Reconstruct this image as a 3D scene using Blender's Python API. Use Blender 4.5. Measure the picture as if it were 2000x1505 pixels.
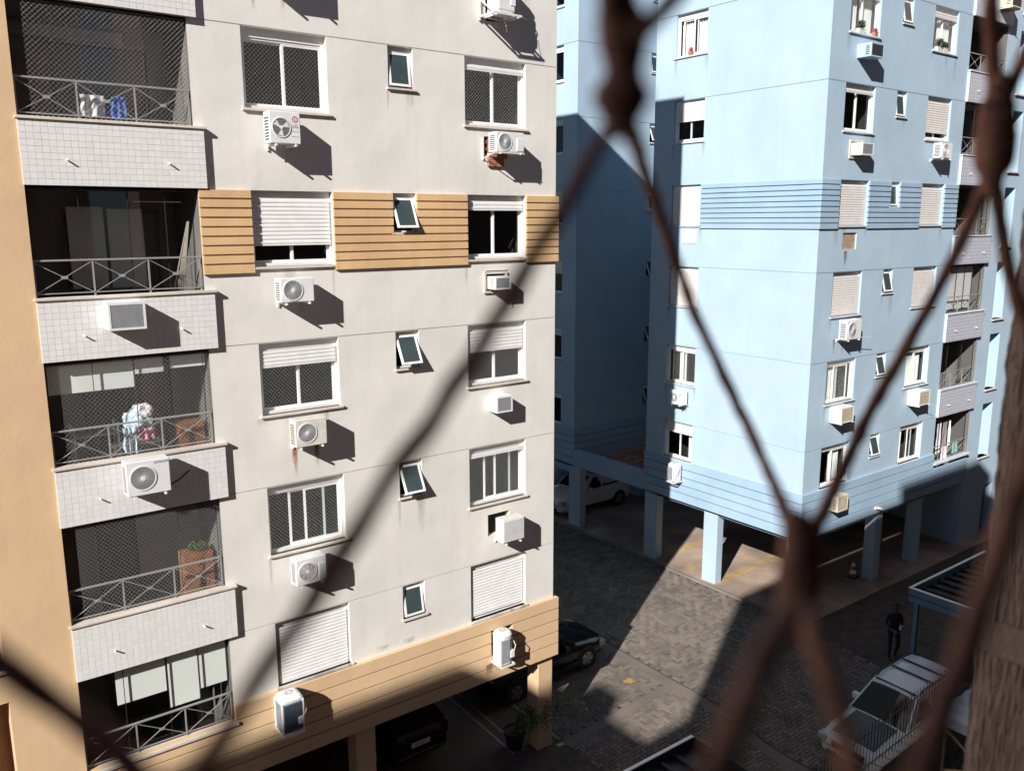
import bpy, bmesh, math, random
from mathutils import Vector, Matrix, noise
random.seed(7)
for o in list(bpy.data.objects): bpy.data.objects.remove(o)
scene = bpy.context.scene
COL = scene.collection
R = math.radians

# ------------------------------------------------------------------ camera
CAM = Vector((-12.8609, -15.4512, 13.4302))
yaw, pitch, roll = 0.6436, 0.1896, -0.0027
cd = bpy.data.cameras.new('camera'); cam = bpy.data.objects.new('camera', cd); COL.objects.link(cam)
fw = Vector((math.sin(yaw)*math.cos(pitch), math.cos(yaw)*math.cos(pitch), -math.sin(pitch)))
rt = Vector((math.cos(yaw), -math.sin(yaw), 0)); up = rt.cross(fw)
r2 = math.cos(roll)*rt + math.sin(roll)*up; u2 = -math.sin(roll)*rt + math.cos(roll)*up
cam.matrix_world = Matrix(((r2.x, u2.x, -fw.x, CAM.x), (r2.y, u2.y, -fw.y, CAM.y), (r2.z, u2.z, -fw.z, CAM.z), (0, 0, 0, 1)))
cd.sensor_fit = 'HORIZONTAL'; cd.sensor_width = 36; cd.lens = 36*1665.27/2000
cd.clip_start = 0.02; cd.clip_end = 600
cd.dof.use_dof = True; cd.dof.focus_distance = 24; cd.dof.aperture_fstop = 5.4
scene.camera = cam

# ------------------------------------------------------------------ sky, sun, exposure
SUN = Vector((10.07, 5.3, -6.55))
w = bpy.data.worlds.new('World'); scene.world = w; w.use_nodes = True
nt = w.node_tree; bg = nt.nodes['Background']
sky = nt.nodes.new('ShaderNodeTexSky'); sky.sky_type = 'NISHITA'; sky.sun_disc = False
sky.sun_elevation = R(29.9); sky.sun_rotation = math.atan2(-SUN.x, -SUN.y)
sky.altitude = 4000; sky.air_density = 1.0; sky.dust_density = 0.0; sky.ozone_density = 2.5
nt.links.new(sky.outputs[0], bg.inputs[0]); bg.inputs[1].default_value = 0.05
sl = bpy.data.lights.new('sun', 'SUN'); sl.energy = 5.0; sl.angle = R(0.53); sl.color = (1.0, 0.965, 0.92)
so = bpy.data.objects.new('sun', sl); COL.objects.link(so)
so.rotation_euler = SUN.to_track_quat('-Z', 'Y').to_euler(); so.location = (-40, -30, 50)
scene.view_settings.view_transform = 'Standard'; scene.view_settings.look = 'None'
scene.view_settings.exposure = 0.68; scene.view_settings.gamma = 1.0
try: scene.view_settings.use_curve_mapping = False
except Exception: pass
scene.render.engine = 'CYCLES'

# ------------------------------------------------------------------ materials
def newmat(name):
    m = bpy.data.materials.new(name); m.use_nodes = True
    n = m.node_tree; b = n.nodes['Principled BSDF']; return m, n, b
def N(n, t, **k):
    x = n.nodes.new(t)
    for a, v in k.items(): setattr(x, a, v)
    return x
def wall_mat(name, col, rough=0.85, var=0.12, streak=0.15, dirt=(0.35, 0.3, 0.26), bump=0.15, fine=60.0):
    """painted render: blotchy tone, vertical weather streaks, fine grain"""
    m, n, b = newmat(name); L = n.links
    g = N(n, 'ShaderNodeNewGeometry')
    n1 = N(n, 'ShaderNodeTexNoise'); n1.inputs['Scale'].default_value = 0.7; n1.inputs['Detail'].default_value = 5
    L.new(g.outputs['Position'], n1.inputs['Vector'])
    mp = N(n, 'ShaderNodeMapping'); mp.inputs['Scale'].default_value = (3.5, 3.5, 0.16)
    L.new(g.outputs['Position'], mp.inputs['Vector'])
    n2 = N(n, 'ShaderNodeTexNoise'); n2.inputs['Scale'].default_value = 1.6; n2.inputs['Detail'].default_value = 6
    L.new(mp.outputs[0], n2.inputs['Vector'])
    r1 = N(n, 'ShaderNodeMapRange'); r1.inputs[1].default_value = 0.3; r1.inputs[2].default_value = 0.7
    r1.inputs[3].default_value = 1-var; r1.inputs[4].default_value = 1+var*0.4
    L.new(n1.outputs['Fac'], r1.inputs[0])
    mul = N(n, 'ShaderNodeMixRGB', blend_type='MULTIPLY'); mul.inputs[0].default_value = 1; mul.inputs[1].default_value = (*col, 1)
    L.new(r1.outputs[0], mul.inputs[2])
    r2_ = N(n, 'ShaderNodeMapRange'); r2_.inputs[1].default_value = 0.52; r2_.inputs[2].default_value = 0.78
    r2_.inputs[3].default_value = 0; r2_.inputs[4].default_value = streak*2
    L.new(n2.outputs['Fac'], r2_.inputs[0])
    mx = N(n, 'ShaderNodeMixRGB'); mx.inputs[2].default_value = (*[c*d*1.6 for c, d in zip(col, dirt)], 1)
    L.new(r2_.outputs[0], mx.inputs[0]); L.new(mul.outputs[0], mx.inputs[1]); L.new(mx.outputs[0], b.inputs['Base Color'])
    n3 = N(n, 'ShaderNodeTexNoise'); n3.inputs['Scale'].default_value = fine; n3.inputs['Detail'].default_value = 3
    L.new(g.outputs['Position'], n3.inputs['Vector'])
    bp = N(n, 'ShaderNodeBump'); bp.inputs['Strength'].default_value = bump; bp.inputs['Distance'].default_value = 0.01
    n4 = N(n, 'ShaderNodeTexNoise'); n4.inputs['Scale'].default_value = 2.2; n4.inputs['Detail'].default_value = 3
    L.new(g.outputs['Position'], n4.inputs['Vector'])
    b2 = N(n, 'ShaderNodeBump'); b2.inputs['Strength'].default_value = 0.35; b2.inputs['Distance'].default_value = 0.025
    L.new(n4.outputs['Fac'], b2.inputs['Height']); L.new(b2.outputs[0], bp.inputs['Normal'])
    L.new(n3.outputs['Fac'], bp.inputs['Height']); L.new(bp.outputs[0], b.inputs['Normal'])
    b.inputs['Roughness'].default_value = rough
    return m
def plain(name, col, rough=0.5, metal=0.0, var=0.06, scale=6.0, spec=0.5, island=0.0):
    m, n, b = newmat(name); L = n.links
    g = N(n, 'ShaderNodeNewGeometry'); t = N(n, 'ShaderNodeTexNoise'); t.inputs['Scale'].default_value = scale; t.inputs['Detail'].default_value = 4
    L.new(g.outputs['Position'], t.inputs['Vector'])
    r = N(n, 'ShaderNodeMapRange'); r.inputs[1].default_value = 0.3; r.inputs[2].default_value = 0.7
    r.inputs[3].default_value = 1-var; r.inputs[4].default_value = 1+var
    L.new(t.outputs['Fac'], r.inputs[0])
    mul = N(n, 'ShaderNodeMixRGB', blend_type='MULTIPLY'); mul.inputs[0].default_value = 1; mul.inputs[1].default_value = (*col, 1)
    L.new(r.outputs[0], mul.inputs[2]); out = mul.outputs[0]
    if island > 0:
        r3 = N(n, 'ShaderNodeMapRange'); r3.inputs[3].default_value = 1-island; r3.inputs[4].default_value = 1+island
        L.new(g.outputs['Random Per Island'], r3.inputs[0])
        m2 = N(n, 'ShaderNodeMixRGB', blend_type='MULTIPLY'); m2.inputs[0].default_value = 1
        L.new(out, m2.inputs[1]); L.new(r3.outputs[0], m2.inputs[2]); out = m2.outputs[0]
    L.new(out, b.inputs['Base Color'])
    b.inputs['Roughness'].default_value = rough; b.inputs['Metallic'].default_value = metal
    b.inputs['Specular IOR Level'].default_value = spec
    return m
def tile_mat(name, col):
    m, n, b = newmat(name); L = n.links
    oi = N(n, 'ShaderNodeNewGeometry'); ob = N(n, 'ShaderNodeObjectInfo')
    ad = N(n, 'ShaderNodeMath', operation='ADD'); L.new(oi.outputs['Random Per Island'], ad.inputs[0]); L.new(ob.outputs['Random'], ad.inputs[1])
    fr = N(n, 'ShaderNodeMath', operation='FRACT'); L.new(ad.outputs[0], fr.inputs[0])
    r = N(n, 'ShaderNodeMapRange'); r.inputs[3].default_value = 0.955; r.inputs[4].default_value = 1.03
    L.new(fr.outputs[0], r.inputs[0])
    mul = N(n, 'ShaderNodeMixRGB', blend_type='MULTIPLY'); mul.inputs[0].default_value = 1; mul.inputs[1].default_value = (*col, 1)
    L.new(r.outputs[0], mul.inputs[2]); L.new(mul.outputs[0], b.inputs['Base Color'])
    b.inputs['Roughness'].default_value = 0.35
    return m
def glass_mat(name, tint=(0.6, 0.66, 0.66), clear=0.8):
    m, n, b = newmat(name); L = n.links; n.nodes.remove(b)
    out = n.nodes['Material Output']
    tr = N(n, 'ShaderNodeBsdfTransparent'); tr.inputs[0].default_value = (*[t*clear for t in tint], 1)
    gl = N(n, 'ShaderNodeBsdfGlossy'); gl.inputs['Roughness'].default_value = 0.02; gl.inputs[0].default_value = (0.9, 0.95, 1, 1)
    lw = N(n, 'ShaderNodeLayerWeight'); lw.inputs[0].default_value = 0.5
    pw = N(n, 'ShaderNodeMath', operation='POWER'); L.new(lw.outputs['Facing'], pw.inputs[0]); pw.inputs[1].default_value = 4.5
    ml = N(n, 'ShaderNodeMath', operation='MULTIPLY_ADD'); L.new(pw.outputs[0], ml.inputs[0]); ml.inputs[1].default_value = 0.7; ml.inputs[2].default_value = 0.03
    mx = N(n, 'ShaderNodeMixShader'); L.new(ml.outputs[0], mx.inputs[0]); L.new(tr.outputs[0], mx.inputs[1]); L.new(gl.outputs[0], mx.inputs[2])
    L.new(mx.outputs[0], out.inputs[0]); return m
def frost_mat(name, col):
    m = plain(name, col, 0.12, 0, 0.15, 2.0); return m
def stain_mat(name, col):
    """thin run of rust or dirt on a wall: streaky, fading out downward with the noise"""
    m, n, b = newmat(name); L = n.links
    g = N(n, 'ShaderNodeTexCoord')
    mp = N(n, 'ShaderNodeMapping'); mp.inputs['Scale'].default_value = (9, 9, 0.8); L.new(g.outputs['Object'], mp.inputs[0])
    t = N(n, 'ShaderNodeTexNoise'); t.inputs['Scale'].default_value = 5; t.inputs['Detail'].default_value = 4; L.new(mp.outputs[0], t.inputs[0])
    sp = N(n, 'ShaderNodeSeparateXYZ'); L.new(g.outputs['Generated'], sp.inputs[0])
    def tri(sock):
        a = N(n, 'ShaderNodeMath', operation='SUBTRACT'); a.inputs[0].default_value = 1; L.new(sock, a.inputs[1])
        c = N(n, 'ShaderNodeMath', operation='MULTIPLY'); L.new(sock, c.inputs[0]); L.new(a.outputs[0], c.inputs[1]); return c.outputs[0]
    m1 = N(n, 'ShaderNodeMath', operation='MULTIPLY'); L.new(tri(sp.outputs[0]), m1.inputs[0]); L.new(sp.outputs[2], m1.inputs[1])
    m2 = N(n, 'ShaderNodeMath', operation='MULTIPLY'); L.new(m1.outputs[0], m2.inputs[0]); L.new(t.outputs['Fac'], m2.inputs[1])
    r = N(n, 'ShaderNodeMapRange'); r.inputs[1].default_value = 0.03; r.inputs[2].default_value = 0.13; r.inputs[4].default_value = 0.8
    L.new(m2.outputs[0], r.inputs[0]); L.new(r.outputs[0], b.inputs['Alpha'])
    b.inputs['Base Color'].default_value = (*col, 1); b.inputs['Roughness'].default_value = 0.9
    return m

M = {}
M['cream'] = wall_mat('cream_render', (0.69, 0.665, 0.622), var=0.11, streak=0.11, dirt=(0.5, 0.46, 0.42), bump=0.25, fine=35)
M['tan'] = wall_mat('tan_render', (0.62, 0.43, 0.255), var=0.09, streak=0.10, dirt=(0.5, 0.45, 0.4), bump=0.2, fine=40)
M['tanband'] = wall_mat('tan_band_render', (0.65, 0.425, 0.22), var=0.16, streak=0.16, dirt=(0.5, 0.42, 0.35), bump=0.2, fine=40)
M['blue'] = wall_mat('blue_render', (0.372, 0.488, 0.585), var=0.08, streak=0.13, dirt=(0.5, 0.5, 0.5), bump=0.12, fine=40)
M['blue2'] = wall_mat('blue_band_render', (0.305, 0.425, 0.54), var=0.12, streak=0.14, dirt=(0.7, 0.7, 0.7), bump=0.12, fine=40)
M['groove'] = plain('groove_paint', (0.33, 0.29, 0.25), 0.9)
M['sill'] = wall_mat('stone_sill', (0.62, 0.55, 0.48), var=0.25, streak=0.2, bump=0.3, fine=25)
M['sillold'] = wall_mat('peeling_sill', (0.66, 0.62, 0.56), var=0.7, streak=0.5, dirt=(0.2, 0.18, 0.15), bump=0.6, fine=18)
M['white'] = plain('white_aluminium', (0.78, 0.77, 0.75), 0.4, 0, 0.05, 5)
M['slat'] = plain('shutter_plastic', (0.76, 0.75, 0.74), 0.45, 0, 0.05, 4)
M['bslat'] = plain('shutter_plastic_warm', (0.68, 0.645, 0.615), 0.5, 0, 0.05, 4)
M['tile'] = tile_mat('glazed_tile', (0.69, 0.675, 0.66))
M['tileb'] = tile_mat('glazed_tile_grey', (0.38, 0.385, 0.43))
M['grout'] = plain('grout', (0.58, 0.56, 0.54), 0.9)
M['groutb'] = plain('grout_pale', (0.55, 0.58, 0.66), 0.9)
M['glass'] = glass_mat('window_glass', (0.9, 0.95, 0.95), 0.93)
M['sillb'] = plain('blue_grey_sill', (0.50, 0.55, 0.60), 0.8, 0, 0.1, 5)
M['glassg'] = glass_mat('balcony_glass', (0.94, 0.975, 0.96), 0.96)
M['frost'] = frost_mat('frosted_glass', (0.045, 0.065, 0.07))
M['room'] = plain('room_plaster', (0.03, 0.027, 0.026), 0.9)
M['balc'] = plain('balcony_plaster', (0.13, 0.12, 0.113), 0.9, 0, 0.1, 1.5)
M['dark'] = plain('dark_opening', (0.022, 0.02, 0.02), 0.35)
M['black'] = plain('black_plastic', (0.02, 0.02, 0.022), 0.45)
M['blackmetal'] = plain('black_aluminium', (0.03, 0.03, 0.032), 0.4, 0.3)
M['rail'] = plain('grey_rail_paint', (0.34, 0.33, 0.315), 0.45, 0.3)
M['net'] = plain('net_cord', (0.68, 0.67, 0.64), 0.7)
M['curtain'] = plain('curtain_cloth', (0.72, 0.69, 0.66), 0.9, 0, 0.08, 3)
M['blind'] = plain('roller_blind', (0.80, 0.79, 0.765), 0.8, 0, 0.03, 1)
M['blindm'] = plain('mid_grey_blind', (0.42, 0.41, 0.42), 0.85, 0, 0.05, 1)
M['blindg'] = plain('grey_blind', (0.20, 0.19, 0.20), 0.85, 0, 0.05, 1)
M['ac'] = plain('ac_casing', (0.68, 0.68, 0.68), 0.4, 0, 0.05, 5)
M['acb'] = plain('ac_casing_beige', (0.60, 0.53, 0.40), 0.5, 0, 0.1, 5)
M['acold'] = plain('yellowed_ac_casing', (0.60, 0.575, 0.51), 0.5, 0, 0.12, 7)
M['acgrey'] = plain('ac_grille', (0.33, 0.34, 0.36), 0.5, 0, 0.1, 8)
M['acdark'] = plain('ac_dark', (0.05, 0.055, 0.06), 0.5)
M['acfan'] = plain('ac_fan_shade', (0.10, 0.105, 0.115), 0.6, 0, 0.15, 12)
M['accoil'] = plain('ac_coil_grey', (0.20, 0.23, 0.26), 0.5, 0.2, 0.2, 20)
M['carnavy'] = plain('dark_bonnet', (0.010, 0.012, 0.018), 0.32, 0, 0.05, 2)
M['acblue'] = plain('ac_coil', (0.10, 0.13, 0.17), 0.5, 0.3, 0.2, 20)
M['bracket'] = plain('bracket_steel', (0.70, 0.68, 0.64), 0.5, 0.1, 0.1, 9)
M['cable'] = plain('grey_pipe', (0.55, 0.52, 0.49), 0.6)
M['cableb'] = plain('black_pipe', (0.03, 0.03, 0.03), 0.6)
M['brick'] = plain('old_brick', (0.33, 0.15, 0.09), 0.9, 0, 0.3, 14, island=0.2)
M['rust'] = stain_mat('rust_run', (0.42, 0.13, 0.03))
M['grime'] = stain_mat('grime_run', (0.16, 0.12, 0.08))
M['red'] = plain('red_print', (0.45, 0.03, 0.06), 0.5)
M['ink'] = plain('grey_print', (0.10, 0.10, 0.12), 0.5)
M['ply'] = plain('plywood', (0.36, 0.25, 0.17), 0.8, 0, 0.25, 8)
M['leaf'] = plain('leaf', (0.06, 0.10, 0.03), 0.6, 0, 0.4, 9, island=0.4)
M['leafd'] = plain('succulent', (0.05, 0.065, 0.04), 0.6, 0, 0.4, 9, island=0.4)
M['soil'] = plain('soil', (0.05, 0.035, 0.025), 0.95)
M['pot'] = plain('terracotta', (0.42, 0.18, 0.11), 0.8)
M['potw'] = plain('white_planter', (0.72, 0.70, 0.67), 0.6)
M['flower'] = plain('red_flower', (0.55, 0.03, 0.06), 0.6)
M['paver'] = plain('concrete_paver', (0.142, 0.116, 0.097), 0.9, 0, 0.2, 1.3, island=0.25)
M['joint'] = plain('paver_joint', (0.07, 0.055, 0.045), 0.95, 0, 0.3, 3)
M['border'] = wall_mat('plain_paving', (0.15, 0.122, 0.102), var=0.25, streak=0.0, bump=0.4, fine=25)
M['slab'] = wall_mat('stained_concrete', (0.38, 0.285, 0.22), var=0.5, streak=0.0, bump=0.3, fine=18)
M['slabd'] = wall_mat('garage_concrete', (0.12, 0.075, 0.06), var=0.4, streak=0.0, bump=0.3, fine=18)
M['kerb'] = wall_mat('kerb_concrete', (0.22, 0.185, 0.155), var=0.35, streak=0.0, bump=0.4, fine=20)
M['iron'] = plain('cast_iron', (0.06, 0.055, 0.055), 0.7, 0.2, 0.3, 20)
M['yline'] = wall_mat('worn_yellow_paint', (0.50, 0.33, 0.10), var=0.6, streak=0, bump=0.2, fine=12)
M['wline'] = wall_mat('worn_white_paint', (0.30, 0.275, 0.25), var=0.5, streak=0, bump=0.2, fine=12)
M['stucco'] = wall_mat('grooved_stucco', (0.42, 0.30, 0.25), var=0.25, streak=0.15, bump=0.5, fine=160)
M['rusty'] = plain('rusty_iron', (0.33, 0.15, 0.095), 0.75, 0.2, 0.5, 90)
M['carwhite'] = plain('white_car_paint', (0.66, 0.68, 0.70), 0.18, 0, 0.02, 1)
M['carblack'] = plain('black_car_paint', (0.008, 0.008, 0.010), 0.12, 0, 0.02, 1)
M['carglass'] = plain('car_glass', (0.006, 0.007, 0.009), 0.05, 0, 0.02, 1)
M['chrome'] = plain('chrome', (0.7, 0.7, 0.72), 0.15, 1.0, 0.02, 1)
M['lamp'] = plain('lamp_lens', (0.35, 0.37, 0.38), 0.1, 0, 0.1, 30)
M['lampred'] = plain('tail_lens', (0.03, 0.004, 0.005), 0.15, 0, 0.1, 30)
M['tyre'] = plain('tyre_rubber', (0.015, 0.015, 0.015), 0.85)
M['rim'] = plain('alloy_rim', (0.35, 0.35, 0.36), 0.35, 0.7)
M['plate'] = plain('licence_plate', (0.65, 0.66, 0.67), 0.4)
M['conered'] = plain('cone_orange', (0.34, 0.07, 0.03), 0.6)
M['bluesteel'] = plain('blue_steel_paint', (0.09, 0.17, 0.26), 0.5, 0, 0.08, 3)
M['roofsheet'] = plain('dark_roof_sheet', (0.035, 0.033, 0.034), 0.6, 0.2, 0.3, 4)
M['whitesheet'] = plain('white_roof_sheet', (0.55, 0.60, 0.64), 0.45, 0.1, 0.1, 3)
M['tanmetal'] = plain('tan_tube', (0.42, 0.30, 0.17), 0.6, 0.1)
M['clothb'] = plain('blue_towel', (0.05, 0.16, 0.55), 0.9, 0, 0.5, 25)
M['clothl'] = plain('pale_blue_cloth', (0.56, 0.66, 0.77), 0.9, 0, 0.2, 20)
M['clothp'] = plain('pink_cloth', (0.62, 0.22, 0.30), 0.9, 0, 0.25, 20)
M['clothw'] = plain('white_cloth', (0.70, 0.66, 0.68), 0.9, 0, 0.15, 20)
M['clothg'] = plain('green_cloth', (0.25, 0.50, 0.42), 0.9, 0, 0.1, 20)
M['wood'] = plain('orange_wood', (0.24, 0.09, 0.04), 0.6, 0, 0.2, 8)
M['rope'] = plain('rope', (0.42, 0.38, 0.32), 0.9)
M['shaded_skin'] = plain('shaded_skin', (0.13, 0.075, 0.05), 0.6)  # skin tone darkened, the shade around the person is put into it
M['blackcloth'] = plain('black_clothing', (0.012, 0.012, 0.014), 0.85)
M['hair'] = plain('dark_hair', (0.012, 0.009, 0.007), 0.7)

# ------------------------------------------------------------------ mesh helper
class MB:
    def __init__(s): s.v = []; s.f = []
    def quad(s, *p):
        i = len(s.v); s.v += [tuple(q) for q in p]; s.f.append(tuple(range(i, i+len(p)))); return s
    def box(s, x0, x1, y0, y1, z0, z1, skip=''):
        i = len(s.v)
        s.v += [(x0, y0, z0), (x1, y0, z0), (x1, y1, z0), (x0, y1, z0), (x0, y0, z1), (x1, y0, z1), (x1, y1, z1), (x0, y1, z1)]
        F = {'b': (0, 3, 2, 1), 't': (4, 5, 6, 7), 'f': (0, 1, 5, 4), 'k': (2, 3, 7, 6), 'l': (3, 0, 4, 7), 'r': (1, 2, 6, 5)}
        s.f += [tuple(i+k for k in q) for n, q in F.items() if n not in skip]; return s
    def cbox(s, x0, x1, y0, y1, z0, z1, c=0.01):
        bm = bmesh.new(); bmesh.ops.create_cube(bm, size=1)
        for v in bm.verts: v.co = Vector(((x0+x1)/2+v.co.x*(x1-x0), (y0+y1)/2+v.co.y*(y1-y0), (z0+z1)/2+v.co.z*(z1-z0)))
        bmesh.ops.bevel(bm, geom=bm.edges[:], offset=c, segments=2, profile=0.5, affect='EDGES')
        i = len(s.v); bm.verts.index_update(); s.v += [tuple(v.co) for v in bm.verts]
        s.f += [tuple(i+v.index for v in f.verts) for f in bm.faces]; bm.free(); return s
    def tube(s, pts, r, n=6, cap=True, rfun=None):
        pts = [Vector(p) for p in pts]; rings = []
        for k, p in enumerate(pts):
            d = (pts[min(k+1, len(pts)-1)] - pts[max(k-1, 0)]).normalized()
            a = d.orthogonal().normalized() if k == 0 else (rings_a - d*rings_a.dot(d)).normalized()
            rings_a = a; b = d.cross(a); rr = rfun(k) if rfun else r
            i = len(s.v); s.v += [tuple(p + (a*math.cos(t*2*math.pi/n) + b*math.sin(t*2*math.pi/n))*rr) for t in range(n)]; rings.append(i)
        for a, b in zip(rings, rings[1:]):
            for t in range(n): s.f.append((a+t, a+(t+1) % n, b+(t+1) % n, b+t))
        if cap: s.f.append(tuple(rings[0]+t for t in reversed(range(n)))); s.f.append(tuple(rings[-1]+t for t in range(n)))
        return s
    def disc(s, c, r0, r1, ax, n=24, th=0.01, full=True):
        """ring or disc in the plane across axis 'y' (front at c.y) with thickness"""
        c = Vector(c)
        def P(r, t, d):
            a, b = r*math.cos(t), r*math.sin(t)
            return tuple(c+Vector((a, d, b))) if ax == 'y' else (tuple(c+Vector((d, a, b))) if ax == 'x' else tuple(c+Vector((a, b, d))))
        for k in range(n):
            t0, t1 = 2*math.pi*k/n, 2*math.pi*(k+1)/n
            s.quad(P(r1, t0, 0), P(r1, t1, 0), P(r1, t1, th), P(r1, t0, th))
            if r0 > 0:
                s.quad(P(r0, t0, 0), P(r0, t1, 0), P(r1, t1, 0), P(r1, t0, 0)); s.quad(P(r0, t0, th), P(r0, t1, th), P(r0, t1, 0), P(r0, t0, 0))
                s.quad(P(r0, t0, th), P(r0, t1, th), P(r1, t1, th), P(r1, t0, th))
            else:
                s.quad(P(0, 0, 0), P(r1, t0, 0), P(r1, t1, 0)); s.quad(P(0, 0, th), P(r1, t0, th), P(r1, t1, th))
        return s
    def mesh(s, name='m'):
        me = bpy.data.meshes.new(name); me.from_pydata(s.v, [], s.f); me.update(); return me
    def build(s, name, mat, parent=None, loc=None, smooth=False, mtx=None, **tags):
        return place(name, s.mesh(name), mat, parent, loc, smooth, mtx, **tags)
def place(name, me, mat, parent=None, loc=None, smooth=False, mtx=None, **tags):
    if mat is not None and len(me.materials) == 0: me.materials.append(M[mat] if isinstance(mat, str) else mat)
    if smooth:
        for p in me.polygons: p.use_smooth = True
    o = bpy.data.objects.new(name, me); COL.objects.link(o)
    if parent: o.parent = parent
    if mtx is not None: o.matrix_local = mtx
    elif loc is not None: o.location = loc
    for k, v in tags.items(): o[k] = v
    return o
def thing(name, label, cat, mtx=None, group=None):
    o = bpy.data.objects.new(name, None); COL.objects.link(o); o.empty_display_size = 0.2
    if mtx is not None: o.matrix_world = mtx
    o['label'] = label; o['category'] = cat
    if group: o['group'] = group
    return o
def tag(o, label, cat, group=None):
    o['label'] = label; o['category'] = cat
    if group: o['group'] = group
    return o
def T(*a): return Matrix.Translation(Vector(a))
def text(parent, body, size, mat, mtx, name='lettering'):
    cu = bpy.data.curves.new('t', 'FONT'); cu.body = body; cu.size = size; cu.align_x = 'CENTER'; cu.align_y = 'CENTER'; cu.extrude = 0.0008; cu.resolution_u = 3
    o = bpy.data.objects.new('t', cu); COL.objects.link(o)
    dg = bpy.context.evaluated_depsgraph_get(); me = bpy.data.meshes.new_from_object(o.evaluated_get(dg))
    bpy.data.objects.remove(o); bpy.data.curves.remove(cu)
    me.materials.clear()
    return place(name, me, mat, parent, mtx=mtx @ Matrix.Rotation(R(90), 4, 'X'))

# a face frame: X runs to the right as seen from outside, Y goes into the building, Z up
class Frame:
    def __init__(s, o, rz): s.m = T(*o) @ Matrix.Rotation(R(rz), 4, 'Z')
BZ = 0.657; BX, BY = 10.0738, -0.2206
FA = Frame((0, 0, 0), 0)
FB = Frame((BX, BY, BZ), 0)
FBL = Frame((BX, BY, BZ), -90)           # u = -(y - BY)
FCF = Frame((BX, 10.8, BZ), 0)
FCL = Frame((BX, 10.8, BZ), -90)
H = 2.8
def Z(r): return 5.6 + (5-r)*H            # window-head groove of storey row r (5 = lowest)
ORD = {-1: 'topmost', 0: 'sixth', 1: 'fifth', 2: 'fourth', 3: 'third', 4: 'second', 5: 'first'}

# ------------------------------------------------------------------ ground
def gz(x, y=0.0):
    t = min(max((-1.0-y)/3.0, 0), 1); t = t*t*(3-2*t)
    return min(max(0.0657*x, 0), 0.657) - 0.35*t*(1 if x < 9 else max(0, 1-(x-9)/2))
g = MB()
xs = [-80, -40, 0, 10, 40, 90]
xs = [-80, -40, 0, 2, 4, 6, 8, 9, 9.5, 10, 10.5, 11, 40, 90]; ys_ = [-70, -4, -3.5, -3, -2.5, -2, -1.5, -1, 0, 90]
for a, b in zip(xs, xs[1:]):
    for c, d in zip(ys_, ys_[1:]): g.quad((a, c, gz(a, c)-.004), (b, c, gz(b, c)-.004), (b, d, gz(b, d)-.004), (a, d, gz(a, d)-.004))
ground = g.build('ground', 'joint', kind='structure')
pv = MB(); W_ = 0.11; gp = 0.006
def brick_top(x0, x1, y0, y1):
    h = random.uniform(0.009, 0.013); c = 0.006
    i = len(pv.v)
    for (x, y, d) in ((x0, y0, 0), (x1, y0, 0), (x1, y1, 0), (x0, y1, 0)): pv.v.append((x, y, gz(x, y)-.003))
    for (x, y) in ((x0+c, y0+c), (x1-c, y0+c), (x1-c, y1-c), (x0+c, y1-c)): pv.v.append((x, y, gz(x, y)+h))
    pv.f.extend([(i+4, i+5, i+6, i+7), (i, i+1, i+5, i+4), (i+1, i+2, i+6, i+5), (i+2, i+3, i+7, i+6), (i+3, i, i+4, i+7)])
for ix in range(3, 89):
    for iy in range(-82, 130):
        x, y = ix*W_, iy*W_; k = (ix-iy) % 4
        if 4.2 < x < 4.52 and y < 3: continue                      # plain cross band
        if -0.35 < y < 0.0 and x < 4.2: continue
        if k == 0 and x+2*W_ < 9.85: brick_top(x+gp, x+2*W_-gp, y+gp, y+W_-gp)
        elif k == 3: brick_top(x+gp, x+W_-gp, y+gp, y+2*W_-gp)
pv.build('pavers', 'paver', ground, kind='stuff')
def strip(name, mat, x0, x1, y0, y1, dz, n=1):
    m = MB()
    for k in range(n):
        a, b = x0, x1; c, d = y0+(y1-y0)*k/n, y0+(y1-y0)*(k+1)/n
        i = len(m.v)
        for z in (-0.02, 1):
            for (x, y) in ((a, c), (b, c), (b, d), (a, d)): m.v.append((x, y, gz(x, y)+(dz if z == 1 else -0.02)))
        m.f += [tuple(i+q for q in f) for f in ((4, 5, 6, 7), (0, 1, 5, 4), (1, 2, 6, 5), (2, 3, 7, 6), (3, 0, 4, 7))]
    return m.build(name, mat, ground)
strip('paving_border', 'border', 4.19, 4.54, -9, 2.98, 0.012, 40)
strip('paving_border', 'border', 0.3, 4.2, -0.33, -0.02, 0.013)
for (x, y, s_, lab) in ((7.2, 2.4, 0.42, 'square concrete-framed cover fully in the sunlit strip of pavers'), (5.3, 2.9, 0.34, 'square cover cut by the shadow edge beside the black sedan'), (7.9, 0.35, 0.34, 'square iron cover in shade just right of the sunlit pavers'), (4.7, -1.95, 0.34, 'small iron cover in deep shade above the bottom carport roof'), (6.6, 8.4, 0.36, 'iron cover in deep shade in front of the far white car')):
    fr = thing('manhole_cover', lab, 'drain cover', T(x, y, gz(x, y)) @ Matrix.Rotation(-math.atan(.0657), 4, 'Y'), 'drain covers in the courtyard')
    m = MB()
    for (a, b, c_, d_) in ((-s_, s_, -s_, -s_+.06), (-s_, s_, s_-.06, s_), (-s_, -s_+.06, -s_+.06, s_-.06), (s_-.06, s_, -s_+.06, s_-.06)): m.box(a, b, c_, d_, -.05, .032)
    m.build('frame', 'kerb', fr); MB().box(-s_+.06, s_-.06, -s_+.06, s_-.06, -.05, .022).build('lid', 'paver' if y > 1 and y < 5 else 'iron', fr)
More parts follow.
